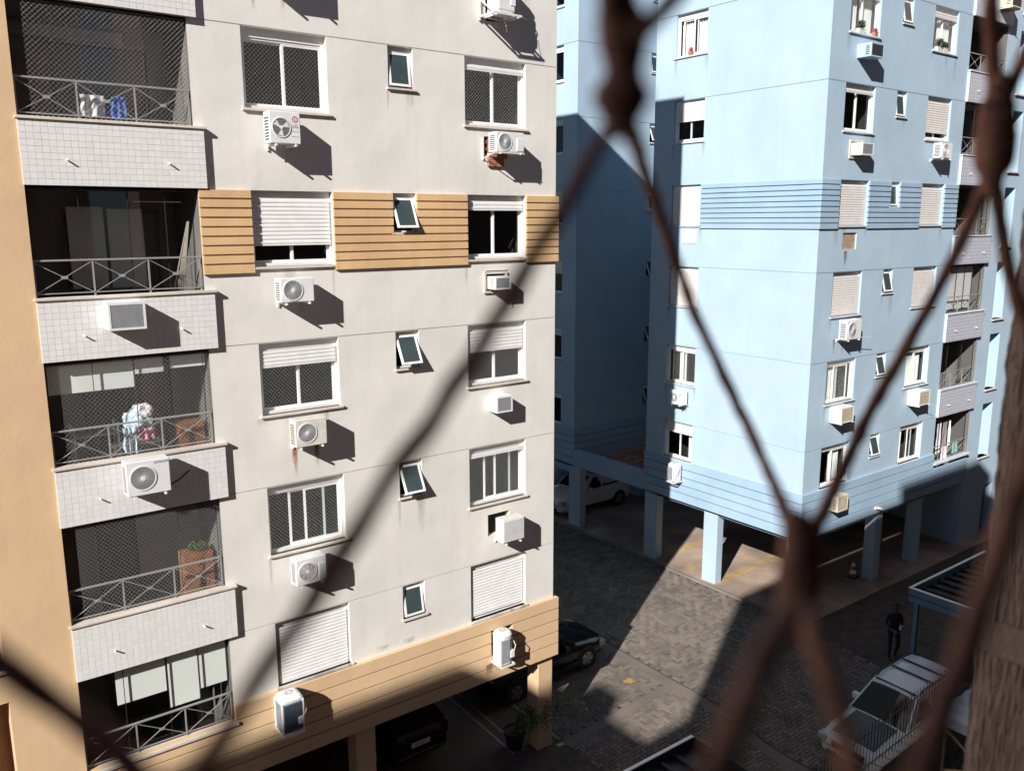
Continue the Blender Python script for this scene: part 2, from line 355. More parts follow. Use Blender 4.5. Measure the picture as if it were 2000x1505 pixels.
# garage floors
m = MB().box(9.93, 45, -0.75, 34, 0.3, 0.70); bslab = m.build('pavement', 'slab', kind='structure')
m = MB().box(9.80, 9.93, -0.75, 34, 0.3, 0.715); m.build('kerb', 'kerb', kind='structure')
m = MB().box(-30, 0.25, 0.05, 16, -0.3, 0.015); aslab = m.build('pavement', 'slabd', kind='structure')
MB().box(0.25, 0.36, 0.05, 16, -0.2, 0.05).build('kerb', 'kerb', kind='structure')
MB().box(0.1, 2.0, -0.16, -0.04, -0.1, 0.028).build('painted_kerb', 'yline', ground)
def line(p, q, wdt, mat, z, par):
    p, q = Vector((*p, z)), Vector((*q, z)); d = (q-p).normalized(); nn = Vector((-d.y, d.x, 0))*wdt/2
    MB().quad(p-nn, q-nn, q+nn, p+nn).build('parking_line', mat, par)
for a, b in (((10.1, 3.02), (14.4, 3.25)), ((10.1, 3.22), (14.4, 3.45)), ((10.6, 6.02), (14.0, 5.98)), ((10.6, 6.2), (14.0, 6.16))): line(a, b, 0.10, 'yline', 0.704, bslab)
for a, b in (((9.97, 9.79), (9.99, 7.2)), ((9.99, 7.2), (14.2, 7.1)), ((9.97, 9.79), (14.2, 9.7)), ((15.0, 0.0), (16.9, 1.5))): line(a, b, 0.08, 'wline', 0.704, bslab)
for a, b in (((-0.7, 0.3), (-0.5, 6)), ((-1.0, 0.3), (-0.8, 6)), ((-4.2, .3), (-4.2, 6))): line(a, b, 0.06, 'wline', 0.019, aslab)
mk = MB(); mk.disc((10.53, 4.6, 0.704), 0.11, 0.19, 'z', 20, 0.002); mk.build('painted_number', 'yline', bslab)
def blotch(cx, cy, rad, z, name, mat):
    m = MB(); pts = []
    for k in range(26):
        t = 2*math.pi*k/26; r_ = rad*(0.6+0.35*abs(math.sin(1.5*t+.4)))*random.uniform(.6, 1.15); pts.append((cx+r_*math.cos(t), cy+r_*math.sin(t), z+0.0657*(r_*math.cos(t)) if z < .6 else z))
    m.quad(*pts); return m.build(name, mat, ground)
blotch(3.56, 0.79, 0.2, gz(3.56)+0.018, 'painted_mark', 'yline')

# ------------------------------------------------------------------ facade pieces
def facade(fr, parent, name, mat, u0, u1, z0, z1, holes, grooves, skipz=(), reveal=0.16, root=None):
    """flat wall with real openings, reveals and recessed storey grooves; holes = (u0,u1,z0,z1[,depth])"""
    us = sorted({u0, u1, *[h[0] for h in holes], *[h[1] for h in holes]})
    zs = {z0, z1}
    for h in holes: zs |= {h[2], h[3]}
    gs = [g_ for g_ in grooves if z0 < g_ < z1]
    for g_ in gs: zs |= {g_+0.004, g_+0.022}
    zs = sorted(z for z in zs if z0 <= z <= z1)
    m = MB()
    def hole(uc, zc): return any(h[0] < uc < h[1] and h[2] < zc < h[3] for h in holes)
    def isg(zc): return any(g_+0.004 < zc < g_+0.022 for g_ in gs)
    for a, b in zip(us, us[1:]):
        for c, d in zip(zs, zs[1:]):
            if hole((a+b)/2, (c+d)/2): continue
            y = 0.018 if isg((c+d)/2) else 0.0
            m.quad((a, y, c), (b, y, c), (b, y, d), (a, y, d))
            if y:
                m.quad((a, 0, c), (b, 0, c), (b, y, c), (a, y, c)); m.quad((a, y, d), (b, y, d), (b, 0, d), (a, 0, d))
    for h in holes:
        dp = h[4] if len(h) > 4 else reveal
        a, b, c, d = h[:4]
        m.quad((a, 0, c), (b, 0, c), (b, dp, c), (a, dp, c)); m.quad((a, dp, d), (b, dp, d), (b, 0, d), (a, 0, d))
        m.quad((a, 0, c), (a, dp, c), (a, dp, d), (a, 0, d)); m.quad((b, dp, c), (b, 0, c), (b, 0, d), (b, dp, d))
    return m.build(name, mat, parent, mtx=root.matrix_world.inverted() @ fr.m)

def net_mesh(w, h, s=0.054, r=0.00095, sag=0.0):
    m = MB()
    L_ = w+h; st = s*math.sqrt(2)
    k = -L_
    n = int(2*L_/st)+2
    for sg in (1, -1):
        for i in range(n):
            c = -L_ + i*st
            # line z = sg*x + c  clipped to [0,w]x[0,h]
            pts = []
            for x in (0.0, w):
                z = sg*x+c
                if 0 <= z <= h: pts.append((x, z))
            for z in (0.0, h):
                x = (z-c)/sg
                if 0 < x < w: pts.append((x, z))
            if len(pts) < 2: continue
            (xa, za), (xb, zb) = pts[0], pts[-1]
            if abs(xa-xb) < 0.01: continue
            d = Vector((xb-xa, 0, zb-za)).normalized(); nn = Vector((-d.z, 0, d.x))*r
            a, b = Vector((xa, 0, za)), Vector((xb, 0, zb)); f = Vector((0, -r*1.4, 0))
            m.quad(a-nn, b-nn, b+f, a+f); m.quad(a+f, b+f, b+nn, a+nn); m.quad(a+nn, b+nn, b-nn, a-nn)
    return m
_share = {}
def shared(key, fn):
    if key not in _share: _share[key] = fn()
    return _share[key]

def slat_mesh(w, h=0.074):
    """one curved roller-shutter slat, origin bottom left, bulging outward"""
    m = MB(); prof = [(0.010, 0), (0.002, 0.010), (0.0, h*0.55), (0.004, h-0.008), (0.011, h-0.003)]
    for (ya, za), (yb, zb) in zip(prof, prof[1:]): m.quad((0, ya, za), (w, ya, za), (w, yb, zb), (0, yb, zb))
    m.quad(*[(0, y, z) for y, z in prof]); m.quad(*[(w, y, z) for y, z in prof])
    return m
def curtain_mesh(w, h, amp=0.03, per=0.11):
    m = MB(); n = int(w/0.018)
    pr = [(w*k/n, amp*math.sin(2*math.pi*(w*k/n)/per + 0.6*math.sin(k*.31))) for k in range(n+1)]
    for (xa, ya), (xb, yb) in zip(pr, pr[1:]): m.quad((xa, ya, 0), (xb, yb, 0), (xb, yb, h), (xa, ya, h))
    return m

def window(fr, root, u0, u1, zt, h, shutter=0.0, net=False, sash=(0.0, 0.5), indiv=True, slat='slat', curtain=None, sill=None, room=True, sillname='sill'):
    """sliding window in its reveal: frame > sash, pane, shutter slats, sill, net"""
    w_ = u1-u0; base = root.matrix_world.inverted() @ fr.m @ T(u0, 0, zt-h)
    jam = 0.055; bx = 0.15; d0 = 0.085; sill = sill or ('sill' if root['label'].startswith('cream') else 'sillb')
    f = MB()
    f.box(0.002, jam, d0, d0+0.09, 0.002, h-bx).box(w_-jam, w_-0.002, d0, d0+0.09, 0.002, h-bx).box(jam, w_-jam, d0, d0+0.09, 0.002, 0.06)
    f.box(0.002, w_-0.002, d0+0.02, d0+0.10, h-bx, h-0.002)
    f.box(jam, w_-jam, d0+0.04, d0+0.09, h-bx-0.04, h-bx)
    win = f.build('window', 'white', root, mtx=base)
    sw = (w_-2*jam)/2+0.02; zb, ztop = 0.06, h-bx-0.04
    for k, s0 in enumerate(sash):
        x0 = jam + s0*(w_-2*jam) - (0.01 if s0 >= 0.5 else 0); x0 = min(x0, w_-jam-sw); y0 = d0+0.045+0.03*(1-k)
        s_ = MB().box(x0, x0+0.045, y0, y0+0.025, zb, ztop).box(x0+sw-0.045, x0+sw, y0, y0+0.025, zb, ztop)
        s_.box(x0+0.045, x0+sw-0.045, y0, y0+0.025, zb, zb+0.05).box(x0+0.045, x0+sw-0.045, y0, y0+0.025, ztop-0.04, ztop)
        s_.build('sash', 'white', win)
        MB().quad((x0+0.045, y0+0.012, zb+0.05), (x0+sw-0.045, y0+0.012, zb+0.05), (x0+sw-0.045, y0+0.012, ztop-0.04), (x0+0.045, y0+0.012, ztop-0.04)).build('pane', 'glass', win)
    MB().cbox(-0.05, w_+0.05, -0.055, 0.10, -0.045, 0.0, 0.006).build(sillname, sill, win)
    if shutter > 0:
        sh = 0.074; top = h-bx; bot = 0.055+(1-shutter)*(top-0.055); n = max(1, int(round((top-bot)/sh)))
        me = shared(('slat', round(w_, 3), slat), lambda: slat_mesh(w_-0.10).mesh('slat'))
        if indiv:
            for k in range(n): place('shutter_slat', me, slat, win, loc=(0.05, d0-0.035+random.uniform(-.001, .001), top-(k+1)*sh))
            MB().box(0.05, w_-0.05, d0-0.035, d0-0.015, top-n*sh-0.03, top-n*sh-0.002).build('shutter_rail', slat, win)
        else:
            j = MB(); src = slat_mesh(w_-0.10)
            for k in range(n):
                i = len(j.v); j.v += [(x+0.05, y+d0-0.035, z+top-(k+1)*sh) for x, y, z in src.v]; j.f += [tuple(i+q for q in fc) for fc in src.f]
            j.box(0.05, w_-0.05, d0-0.035, d0-0.015, top-n*sh-0.03, top-n*sh-0.002)
            j.build('shutter', slat, win)
    if net:
        me = shared(('net', round(w_, 2), round(h, 2)), lambda: net_mesh(w_, h).mesh('net'))
        place('safety_net', me, 'net', win, loc=(0, 0.004, 0), kind='stuff')
    if curtain:
        for (a, b) in curtain:
            cw = (b-a)*(w_-2*jam)
            curtain_mesh(cw, h-bx-0.12).build('curtain', 'curtain', win, loc=(jam+a*(w_-2*jam), d0+0.17, 0.08))
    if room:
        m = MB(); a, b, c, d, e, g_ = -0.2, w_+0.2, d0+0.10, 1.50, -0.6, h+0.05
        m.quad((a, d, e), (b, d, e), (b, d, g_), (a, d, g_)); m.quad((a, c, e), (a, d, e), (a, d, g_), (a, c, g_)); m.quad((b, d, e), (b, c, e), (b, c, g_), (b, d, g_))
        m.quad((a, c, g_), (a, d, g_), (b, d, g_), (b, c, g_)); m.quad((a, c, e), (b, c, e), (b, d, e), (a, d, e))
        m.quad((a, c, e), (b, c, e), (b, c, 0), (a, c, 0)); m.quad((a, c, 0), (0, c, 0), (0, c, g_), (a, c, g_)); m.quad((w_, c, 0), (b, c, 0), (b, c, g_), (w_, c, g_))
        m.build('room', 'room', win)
    return win

def small_window(fr, root, u0, u1, zt, h, ang=8, sill=None):
    sill = sill or ('sill' if root['label'].startswith('cream') else 'sillb')
    w_ = u1-u0; base = root.matrix_world.inverted() @ fr.m @ T(u0, 0, zt-h); d0 = 0.07; j = 0.035
    f = MB().box(0.002, j, d0, d0+0.07, 0.002, h-0.002).box(w_-j, w_-0.002, d0, d0+0.07, 0.002, h-0.002).box(j, w_-j, d0, d0+0.07, 0.002, j).box(j, w_-j, d0, d0+0.07, h-j-0.06, h-0.002)
    win = f.build('bathroom_window', 'white', root, mtx=base)
    sh = h-2*j-0.07; sw = w_-2*j-0.006
    hinge = T(j+0.003, d0+0.02, h-j-0.065) @ Matrix.Rotation(R(ang), 4, 'X')
    s_ = MB(); t = 0.045
    s_.box(0, t, -0.015, 0.015, -sh, 0).box(sw-t, sw, -0.015, 0.015, -sh, 0).box(t, sw-t, -0.015, 0.015, -sh, -sh+t).box(t, sw-t, -0.015, 0.015, -t, 0)
    sa = s_.build('sash', 'white', win, mtx=hinge)
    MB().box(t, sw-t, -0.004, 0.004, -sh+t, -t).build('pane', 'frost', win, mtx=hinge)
    MB().cbox(-0.04, w_+0.06, -0.055, 0.08, -0.04, 0.0, 0.006).build('sill', sill, win)
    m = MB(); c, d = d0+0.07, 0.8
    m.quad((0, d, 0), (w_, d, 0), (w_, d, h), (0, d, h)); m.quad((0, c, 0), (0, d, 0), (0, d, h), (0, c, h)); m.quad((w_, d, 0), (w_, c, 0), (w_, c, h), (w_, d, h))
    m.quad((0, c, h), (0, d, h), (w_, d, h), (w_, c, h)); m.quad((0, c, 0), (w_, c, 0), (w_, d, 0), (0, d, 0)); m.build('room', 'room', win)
    return win

def board_rows(fr, root, segs, zt, zb, n, mat, name, d=0.06):
    """each board of a ribbed band is a piece: proud slat with sloped lower lip and an open joint under it"""
    hh = (zt-zb)/n
    for k in range(n):
        for (a, b) in segs[k] if isinstance(segs, dict) else segs:
            t, l = zt-k*hh, zt-(k+1)*hh
            gap = 0.028 if k < n-1 else 0.006
            m = MB(); i = 0
            prof = [(0.0, t-0.002), (-d, t-0.004), (-d, l+gap), (-d*0.55, l+gap-0.006), (0.0, l+gap-0.006)]
            for (ya, za), (yb, zb_) in zip(prof, prof[1:]): m.quad((a, ya, za), (a, yb, zb_), (b, yb, zb_), (b, ya, za))
            m.quad(*[(a, y, z) for y, z in prof]); m.quad(*[(b, y, z) for y, z in reversed(prof)])
            m.build(name, mat, root, mtx=root.matrix_world.inverted() @ fr.m)
    return

def railing(par, base, w_, z0):
    """top rail with cross braces between posts"""
    rl = MB().cbox(0, w_, -0.02, 0.02, 0.60-0.03, 0.60, 0.004).box(0, w_, -0.012, 0.012, 0.05, 0.065)
    top = rl.build('railing', 'rail', par, mtx=base @ T(0, 0.03, z0))
    n = 3; pw = w_/n
    for k in range(n+1):
        x = min(max(k*pw, 0.012), w_-0.012); MB().box(x-0.012, x+0.012, -0.012, 0.012, 0.0, 0.57).build('post', 'rail', top)
    for k in range(n):
        a, b = k*pw+0.012, (k+1)*pw-0.012
        br = MB(); br.tube([(a, 0, 0.06), (b, 0, 0.56)], 0.008, 4); br.tube([(a, 0.005, 0.56), (b, 0.005, 0.06)], 0.008, 4)
        c_ = (a+b)/2; br.box(c_-0.05, c_+0.05, -0.012, 0.0, 0.285, 0.335)
        br.build('brace', 'rail', top)
    return top

def tile_field(w_, h_, s=0.104, t=0.006, g_=0.004):
    nx, nz = int(round(w_/s)), int(round(h_/s)); sx, sz = w_/nx, h_/nz
    return nx, nz, sx, sz
def tile_m(sx, sz, g_=0.0022, t=0.003):
    m = MB(); c = 0.0012
    v = [(g_, 0, g_), (sx-g_, 0, g_), (sx-g_, 0, sz-g_), (g_, 0, sz-g_)]
    f = [(g_+c, -t, g_+c), (sx-g_-c, -t, g_+c), (sx-g_-c, -t, sz-g_-c), (g_+c, -t, sz-g_-c)]
    m.quad(*f)
    for k in range(4): m.quad(v[k], v[(k+1) % 4], f[(k+1) % 4], f[k])
    return m
def balcony(fr, root, u0, u1, r, opt, tm, gm, indiv=False, wallmat='balc', last=False):
    """recessed balcony of storey r: inner walls, tiled parapet, coping, railing, glazing"""
    zt = Z(r)-0.03; zf = Z(r)-2.75; zp = Z(r)-1.75        # head, floor, parapet top
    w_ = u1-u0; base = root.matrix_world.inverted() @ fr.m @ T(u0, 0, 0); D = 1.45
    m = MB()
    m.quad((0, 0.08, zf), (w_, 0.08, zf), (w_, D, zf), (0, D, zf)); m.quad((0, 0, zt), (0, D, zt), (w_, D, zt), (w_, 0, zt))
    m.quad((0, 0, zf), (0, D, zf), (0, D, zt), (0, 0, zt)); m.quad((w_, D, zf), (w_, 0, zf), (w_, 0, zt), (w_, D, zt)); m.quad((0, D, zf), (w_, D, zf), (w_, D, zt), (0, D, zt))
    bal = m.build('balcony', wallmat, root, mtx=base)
    # sliding door in the back wall
    dw0, dw1 = 0.30*w_, 0.86*w_
    dr = MB().box(dw0-0.05, dw0, D-0.05, D-0.002, zf, zt-0.38).box(dw1, dw1+0.05, D-0.05, D-0.002, zf, zt-0.38).box(dw0-0.05, dw1+0.05, D-0.05, D-0.002, zt-0.38, zt-0.33).box((dw0+dw1)/2-0.025, (dw0+dw1)/2+0.025, D-0.05, D-0.01, zf, zt-0.38)
    dr.build('door_frame', opt.get('doorframe', 'blackmetal'), bal); MB().box(dw0, dw1, D-0.03, D-0.012, zf, zt-0.38).build('door_glass', 'dark', bal)
    if not last:
        p0, p1 = Z(r)-2.79, zp
        pb = MB().box(-0.02, w_+0.15, -0.085, 0.07, p0, p1-0.05); par = pb.build('parapet', gm, root, mtx=base)
        nx, nz, sx, sz = tile_field(w_+0.17, p1-0.05-p0, 0.104 if indiv or tm == 'tile' else 0.125)
        if indiv:
            me = tile_m(sx, sz).mesh('tile')
            for i in range(nx):
                for k in range(nz): place('tile', me, tm, par, loc=(-0.02+i*sx, -0.085-random.uniform(0, .0012), p0+k*sz))
        else:
            src = tile_m(sx, sz, 0.0022 if tm == 'tile' else 0.009); j = MB()
            for i in range(nx):
                for k in range(nz):
                    q = len(j.v); dy = random.uniform(0, .0012); j.v += [(x-0.02+i*sx, y-0.085-dy, z+p0+k*sz) for x, y, z in src.v]; j.f += [tuple(q+a for a in f) for f in src.f]
            j.build('tiling', tm, par, kind='stuff')
        MB().cbox(-0.05, w_+0.19, -0.12, 0.09, zp-0.045, zp, 0.006).build('coping', 'sill' if tm == 'tile' else 'sillb', par)
        for (x, z) in ((0.62, p0+0.40), (2.18, p0+0.40)):
            MB().tube([(x, -0.08, z), (x, -0.17, z-0.005)], 0.014, 8).build('drain_spout', 'white', par)
    else:
        par = MB().cbox(-0.03, w_+0.04, -0.15, 0.09, zp-0.06, zp, 0.006).build('coping', 'sill' if tm == 'tile' else 'sillb', root, mtx=base)
    railing(root, base, w_-0.03, zp)
    if opt.get('net'):
        key = ('bnet', round(w_, 2)); hh = zt-zp-0.02
        me = shared(key, lambda: net_mesh(w_-0.24, hh).mesh('net')); place('safety_net', me, 'net', bal, loc=(0.2, -0.012, zp+0.01), kind='stuff')
    for x in opt.get('panels', ()):         # frameless glass panels with dark edge seals
        a, b = x; MB().quad((a, 0.08, zp+0.05), (b, 0.08, zp+0.05), (b, 0.08, zt-0.01), (a, 0.08, zt-0.01)).build('glass_panel', 'glassg', bal)
        MB().box(b-0.006, b+0.006, 0.07, 0.09, zp+0.02, zt-0.005).build('panel_seal', 'black', bal)
    for (a, b, c_, d_, dd, mt) in opt.get('blinds', ()): MB().box(a, b, dd, dd+0.012, zp+c_, zp+d_).build('roller_blind', mt, bal)
    if opt.get('panels'): MB().box(0, w_, 0.06, 0.10, zt-0.03, zt-0.002).build('glazing_track', 'blackmetal', bal)
    return bal

# ------------------------------------------------------------------ building A: cream with tan bands
rootA = thing('apartment_building', 'cream apartment building with tan ribbed bands and tiled balconies filling the left half', 'building', T(0, 0, 0))
UB0, UB1 = -10.75, -8.10
C3, C2, C1 = (-2.48, -0.88), (-4.28, -3.72), (-7.18, -5.57)
rowsA = [-1, 0, 1, 2, 3, 4, 5]; WH = 1.375; SH = 0.78
ROOF = 24.15
holes = []
for r in rowsA:
    for c in (C3, C1): holes.append((c[0], c[1], Z(r)-WH, Z(r)))
    holes.append((C2[0], C2[1], Z(r)-SH, Z(r)))
# wall-through holes for air conditioners
ACH = [(-2.0, -1.36, 14.78, 15.22), (-1.98, -1.36, 11.88, 12.37), (-1.98, -1.36, 6.22, 6.74), (-1.98, -1.34, 3.30, 3.93), (-2.0, -1.36, 17.55, 18.05)]
holes += [(a, b, c, d, 0.18) for a, b, c, d in ACH]
wallA = facade(FA, rootA, 'wall', 'cream', UB1, 0.0, 2.62, ROOF, holes, [Z(r) for r in rowsA if r != 2], root=rootA)
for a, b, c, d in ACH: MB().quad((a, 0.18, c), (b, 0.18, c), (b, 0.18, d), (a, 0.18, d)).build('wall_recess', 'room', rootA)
# body behind the facade, roof, side wall, soffit
bd = MB().box(-22, -0.002, 1.56, 17.8, 2.6, ROOF).box(UB0, -0.004, 0.02, 1.56, ROOF-0.25, ROOF-.001)
bd.quad((0, 0, 2.6), (0, 1.56, 2.6), (0, 1.56, ROOF), (0, 0, ROOF))
bd.quad((UB0, 0.0, 2.6), (0, 0.0, 2.6), (0, 1.6, 2.6), (UB0, 1.6, 2.6))
bd.build('wall', 'cream', rootA)
# tower with stair niches, left of the balconies
tw_h = [(-12.72, -11.80, Z(r)-2.22, Z(r), 0.95) for r in range(-1, 6)]
FT = Frame((0, -0.055, 0), 0)
facade(FT, rootA, 'stair_tower', 'tan', -17.0, UB0-0.01, 0.0, ROOF+1.2, tw_h, [], root=rootA)
for h in tw_h: MB().quad((h[0], 0.89, h[2]), (h[1], 0.89, h[2]), (h[1], 0.89, h[3]), (h[0], 0.89, h[3])).build('niche_wall', 'tan', rootA)
for h in tw_h: MB().cbox(h[0]-0.04, h[1]+0.04, -0.11, 0.3, h[2]-0.05, h[2], 0.006).build('sill', 'sill', rootA)
MB().box(-17, UB0-0.011, -0.05, 1.6, ROOF+1.0, ROOF+1.2).build('tower_wall', 'tan', rootA); MB().box(UB0-0.08, UB0-0.0105, -0.05, 0.1, 0, ROOF).build('tower_wall', 'tan', rootA)
MB().box(-60, -17.02, 0.1, 17.8, 0, ROOF).build('wall', 'cream', rootA)  # unseen stretch of the building, added to block sky and bounce sun
# ribbed bands
segs2 = [(UB1+0.0, C1[0]), (C1[1], C2[0]), (C2[1], C3[0]), (C3[1], 0.05)]
nb_ = 9; zt2, zb2 = Z(2), 12.52; sd = {}
for k in range(nb_):
    t = zt2-k*(zt2-zb2)/nb_; lo = zt2-(k+1)*(zt2-zb2)/nb_
    sd[k] = segs2 if lo > Z(2)-SH-0.12 else [(UB1, C1[0]), (C1[1], C3[0]), (C3[1], 0.05)]
board_rows(FA, rootA, sd, zt2, zb2, nb_, 'tanband', 'band_board')
zt5, zb5 = 4.17, 2.61; sd = {}
for k in range(5): sd[k] = [(UB0, 0.10)] if k > 1 or False else [(UB0, 0.10)]
ch = (-1.98, -1.34, 3.30, 3.93)
for k in range(5):
    t = zt5-k*(zt5-zb5)/5; lo = zt5-(k+1)*(zt5-zb5)/5
    if lo < ch[3] and t > ch[2]: sd[k] = [(UB0, ch[0]), (ch[1], 0.10)]
sd[0] = [(UB1, 0.10)]
board_rows(FA, rootA, sd, zt5, zb5, 5, 'tan', 'band_board', 0.10)
MB().box(UB0, 0.0985, 0.0, 0.35, 2.60, 2.625).box(0.002, 0.0985, 0.0, 17.8, 2.60, 4.16).build('base_beam', 'tan', rootA)
# pillars
for (x, y) in ((-0.42, 0.06), (-5.5, 0.06), (-10.6, 0.06), (-0.42, 6.2), (-5.5, 6.2)):
    MB().cbox(x, x+0.47, y, y+0.45, 0.0, 2.6, 0.02).build('pillar', 'tan', rootA)
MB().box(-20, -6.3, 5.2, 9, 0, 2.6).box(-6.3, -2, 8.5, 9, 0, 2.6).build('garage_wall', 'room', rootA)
# windows
wc1 = {-1: dict(), 0: dict(shutter=.3), 1: dict(net=True, sash=(0.0, 0.5)), 2: dict(shutter=0.72, sash=(0, .5)), 3: dict(net=True, shutter=0.27, sash=(0.0, 0.5)),
       4: dict(net=True, sash=(0.28, 0.5)), 5: dict(shutter=1.0, sill='sillold')}
wc3 = {-1: dict(), 0: dict(shutter=.2), 1: dict(net=True, shutter=0.09), 2: dict(shutter=0.15), 3: dict(net=True, shutter=0.36), 4: dict(net=True, shutter=0.04, sash=(0.3, 0.5)), 5: dict(shutter=0.97, sill='sillold')}
for r in rowsA:
    window(FA, rootA, *C1, Z(r), WH, **wc1[r]); window(FA, rootA, *C3, Z(r), WH, **wc3[r])
    small_window(FA, rootA, *C2, Z(r), SH, {1: -7, 2: -24, 3: -27, 4: -27, 5: -10}.get(r, -8))
# balconies
bo = {0: dict(net=True), -1: dict(),
      1: dict(net=True, panels=((0.02, 0.62), (0.64, 1.0), (1.02, 1.95)), blinds=((0.1, 1.9, 1.42, 1.6, 1.2, 'blindg'),)),
      2: dict(panels=((0.05, 0.75), (0.77, 1.5), (1.52, 2.1)), blinds=((0.72, 1.30, 0.05, 1.45, 1.0, 'blindm'), (1.36, 1.95, 0.05, 1.42, 1.0, 'blindm'), (1.7, 2.5, 1.53, 1.545, .5, 'white'))),
      3: dict(net=True, panels=((0.05, 0.72), (0.74, 1.38), (1.40, 1.9), (1.92, 2.55)), blinds=((0.05, 1.38, 1.18, 1.66, 0.16, 'blind'), (1.40, 1.88, 1.40, 1.66, 0.14, 'clothw'), (2.0, 2.6, 1.44, 1.66, .14, 'blind'))),
      4: dict(net=True, panels=((1.2, 1.9), (1.92, 2.6)), blinds=((1.45, 2.62, 0.1, 1.62, 1.30, 'blindg'),)),
      5: dict(panels=((0.05, 0.74), (0.76, 1.50), (1.52, 2.06), (2.08, 2.6)), blinds=((0.62, 1.48, 0.98, 1.66, 0.14, 'blind'), (1.52, 2.06, 0.62, 1.66, 0.12, 'blind'), (2.08, 2.60, 0.80, 1.66, 0.14, 'blind')))}
for r in rowsA:
    balcony(FA, rootA, UB0, UB1, r, bo[r], 'tile', 'grout', indiv=(r == 1), last=(r == 5))

# ------------------------------------------------------------------ building B: blue
rootB = thing('apartment_building', 'pale blue apartment building with ribbed band and pillars on the right', 'building', T(BX, BY, BZ))
uc3, uc2, uc1 = (0.90, 2.50), (3.76, 4.33), (5.66, 7.22)
ub0, ub1 = 8.16, 10.80
holes = []
for r in rowsA:
    for c in (uc3, uc1): holes.append((c[0], c[1], Z(r)-WH, Z(r)))
    holes.append((uc2[0], uc2[1], Z(r)-SH, Z(r)))
holes += [(1.28, 2.04, 11.90, 12.41, 0.12)]
facade(FB, rootB, 'wall', 'blue', 0, ub0, 2.62, ROOF, holes, [Z(r) for r in rowsA if r != 2], root=rootB)
yw = (-5.95, -4.60)
hl = [(yw[0], yw[1], Z(r)-WH, Z(r)) for r in rowsA]
LB = 6.87
facade(FBL, rootB, 'wall', 'blue', -LB, 0, 2.62, ROOF, hl, [Z(r) for r in rowsA if r != 2], root=rootB)
# light-well walls and far wing
mi = rootB.matrix_world.inverted()
bd = MB().box(1.56, 24, 1.56, LB-0.002, 2.6, ROOF).box(0.02, ub1, 0.02, LB-.003, ROOF-0.2, ROOF-.001)
bd.quad((0, LB, 2.6), (6.2, LB, 2.6), (6.2, LB, ROOF), (0, LB, ROOF))
bd.quad((0, 0, 2.6), (ub1, 0, 2.6), (ub1, LB, 2.6), (0, LB, 2.6))
bd.box(6.2, 24, LB, 11.03, 2.6, ROOF)
bd.build('wall', 'blue', rootB)
hc = [(4.03, 4.6, Z(r)-SH, Z(r)) for r in rowsA]
facade(FCF, rootB, 'light_well_wall', 'blue', 0, 6.2, 2.62, ROOF, hc, [Z(r) for r in rowsA], root=rootB)
LC = 6.87; ycw = (-2.2, -0.86)
hcl = [(ycw[0], ycw[1], Z(r)-WH, Z(r)) for r in rowsA]
facade(FCL, rootB, 'wall', 'blue', -LC, 0, 2.62, ROOF, hcl, [Z(r) for r in rowsA], root=rootB)
cw = MB().box(1.56, 24, 11.02+1.56, 11.02+LC, 2.6, ROOF); cw.quad((0, 11.02, 2.6), (24, 11.02, 2.6), (24, 11.02+LC, 2.6), (0, 11.02+LC, 2.6)); cw.box(0.02, 6.2, 11.03, 11.02+LC, ROOF-.2, ROOF-.001)
cw.quad((6.2, 11.02, 2.6), (24, 11.02, 2.6), (24, 11.02, ROOF), (6.2, 11.02, ROOF))
cw.build('wall', 'blue', rootB)
# bands
nb8 = 9
sdB = {}; sdL = {}
for k in range(nb8):
    lo = Z(2)-(k+1)*1.47/nb8
    sdB[k] = [(-0.055, uc3[0]), (uc3[1], uc2[0]), (uc2[1], uc1[0]), (uc1[1], ub0)] if lo > Z(2)-SH-0.12 else [(-0.055, uc3[0]), (uc3[1], uc1[0]), (uc1[1], ub0)]
    sdL[k] = [(yw[1], 0.0), (-LB, yw[0])]
board_rows(FB, rootB, sdB, Z(2), Z(2)-1.47, nb8, 'blue2', 'band_board', 0.055)
board_rows(FBL, rootB, {k: [(yw[1], 0.0)] for k in range(nb8)}, Z(2), Z(2)-1.47, nb8, 'blue2', 'band_board', 0.055)
board_rows(FB, rootB, {k: [(-0.075, ub1)] if k > 1 else [(-0.075, ub0)] for k in range(5)}, 4.22, 2.70, 5, 'blue2', 'band_board', 0.075)
board_rows(FBL, rootB, [(-LB, 0.0)], 4.22, 2.70, 5, 'blue2', 'band_board', 0.075)
board_rows(FCF, rootB, [(-0.075, 6.2)], 4.22, 2.70, 5, 'blue2', 'band_board', 0.075)
board_rows(FCL, rootB, [(-LC, 0.0)], 4.22, 2.70, 5, 'blue2', 'band_board', 0.075)
MB().box(0.0, 0.02, 0.0, LB, 2.62, 2.72).box(0.02, ub1, 0.0, 0.02, 2.62, 2.72).box(0, .02, 11.02, 11.02+LC, 2.62, 2.72).build('base_beam', 'blue2', rootB)
# beam closing the light well, with pergola slats over the yard behind it
bm_ = MB()
for (a, b) in ((3.36, 3.02), (2.99, 2.68)): bm_.box(-0.07, 0.20, LB+0.002, 11.018-0.08, b, a)
bm_.box(-0.05, 0.18, LB+0.002, 11.018-0.08, 2.98, 3.03); bm_.build('beam', 'blue2', rootB)
for k in range(9):
    y = LB+0.35+k*0.42
    MB().cbox(0.21, 6.1, y, y+0.05, 2.98, 3.05, 0.005).build('pergola_slat', 'pot', rootB)
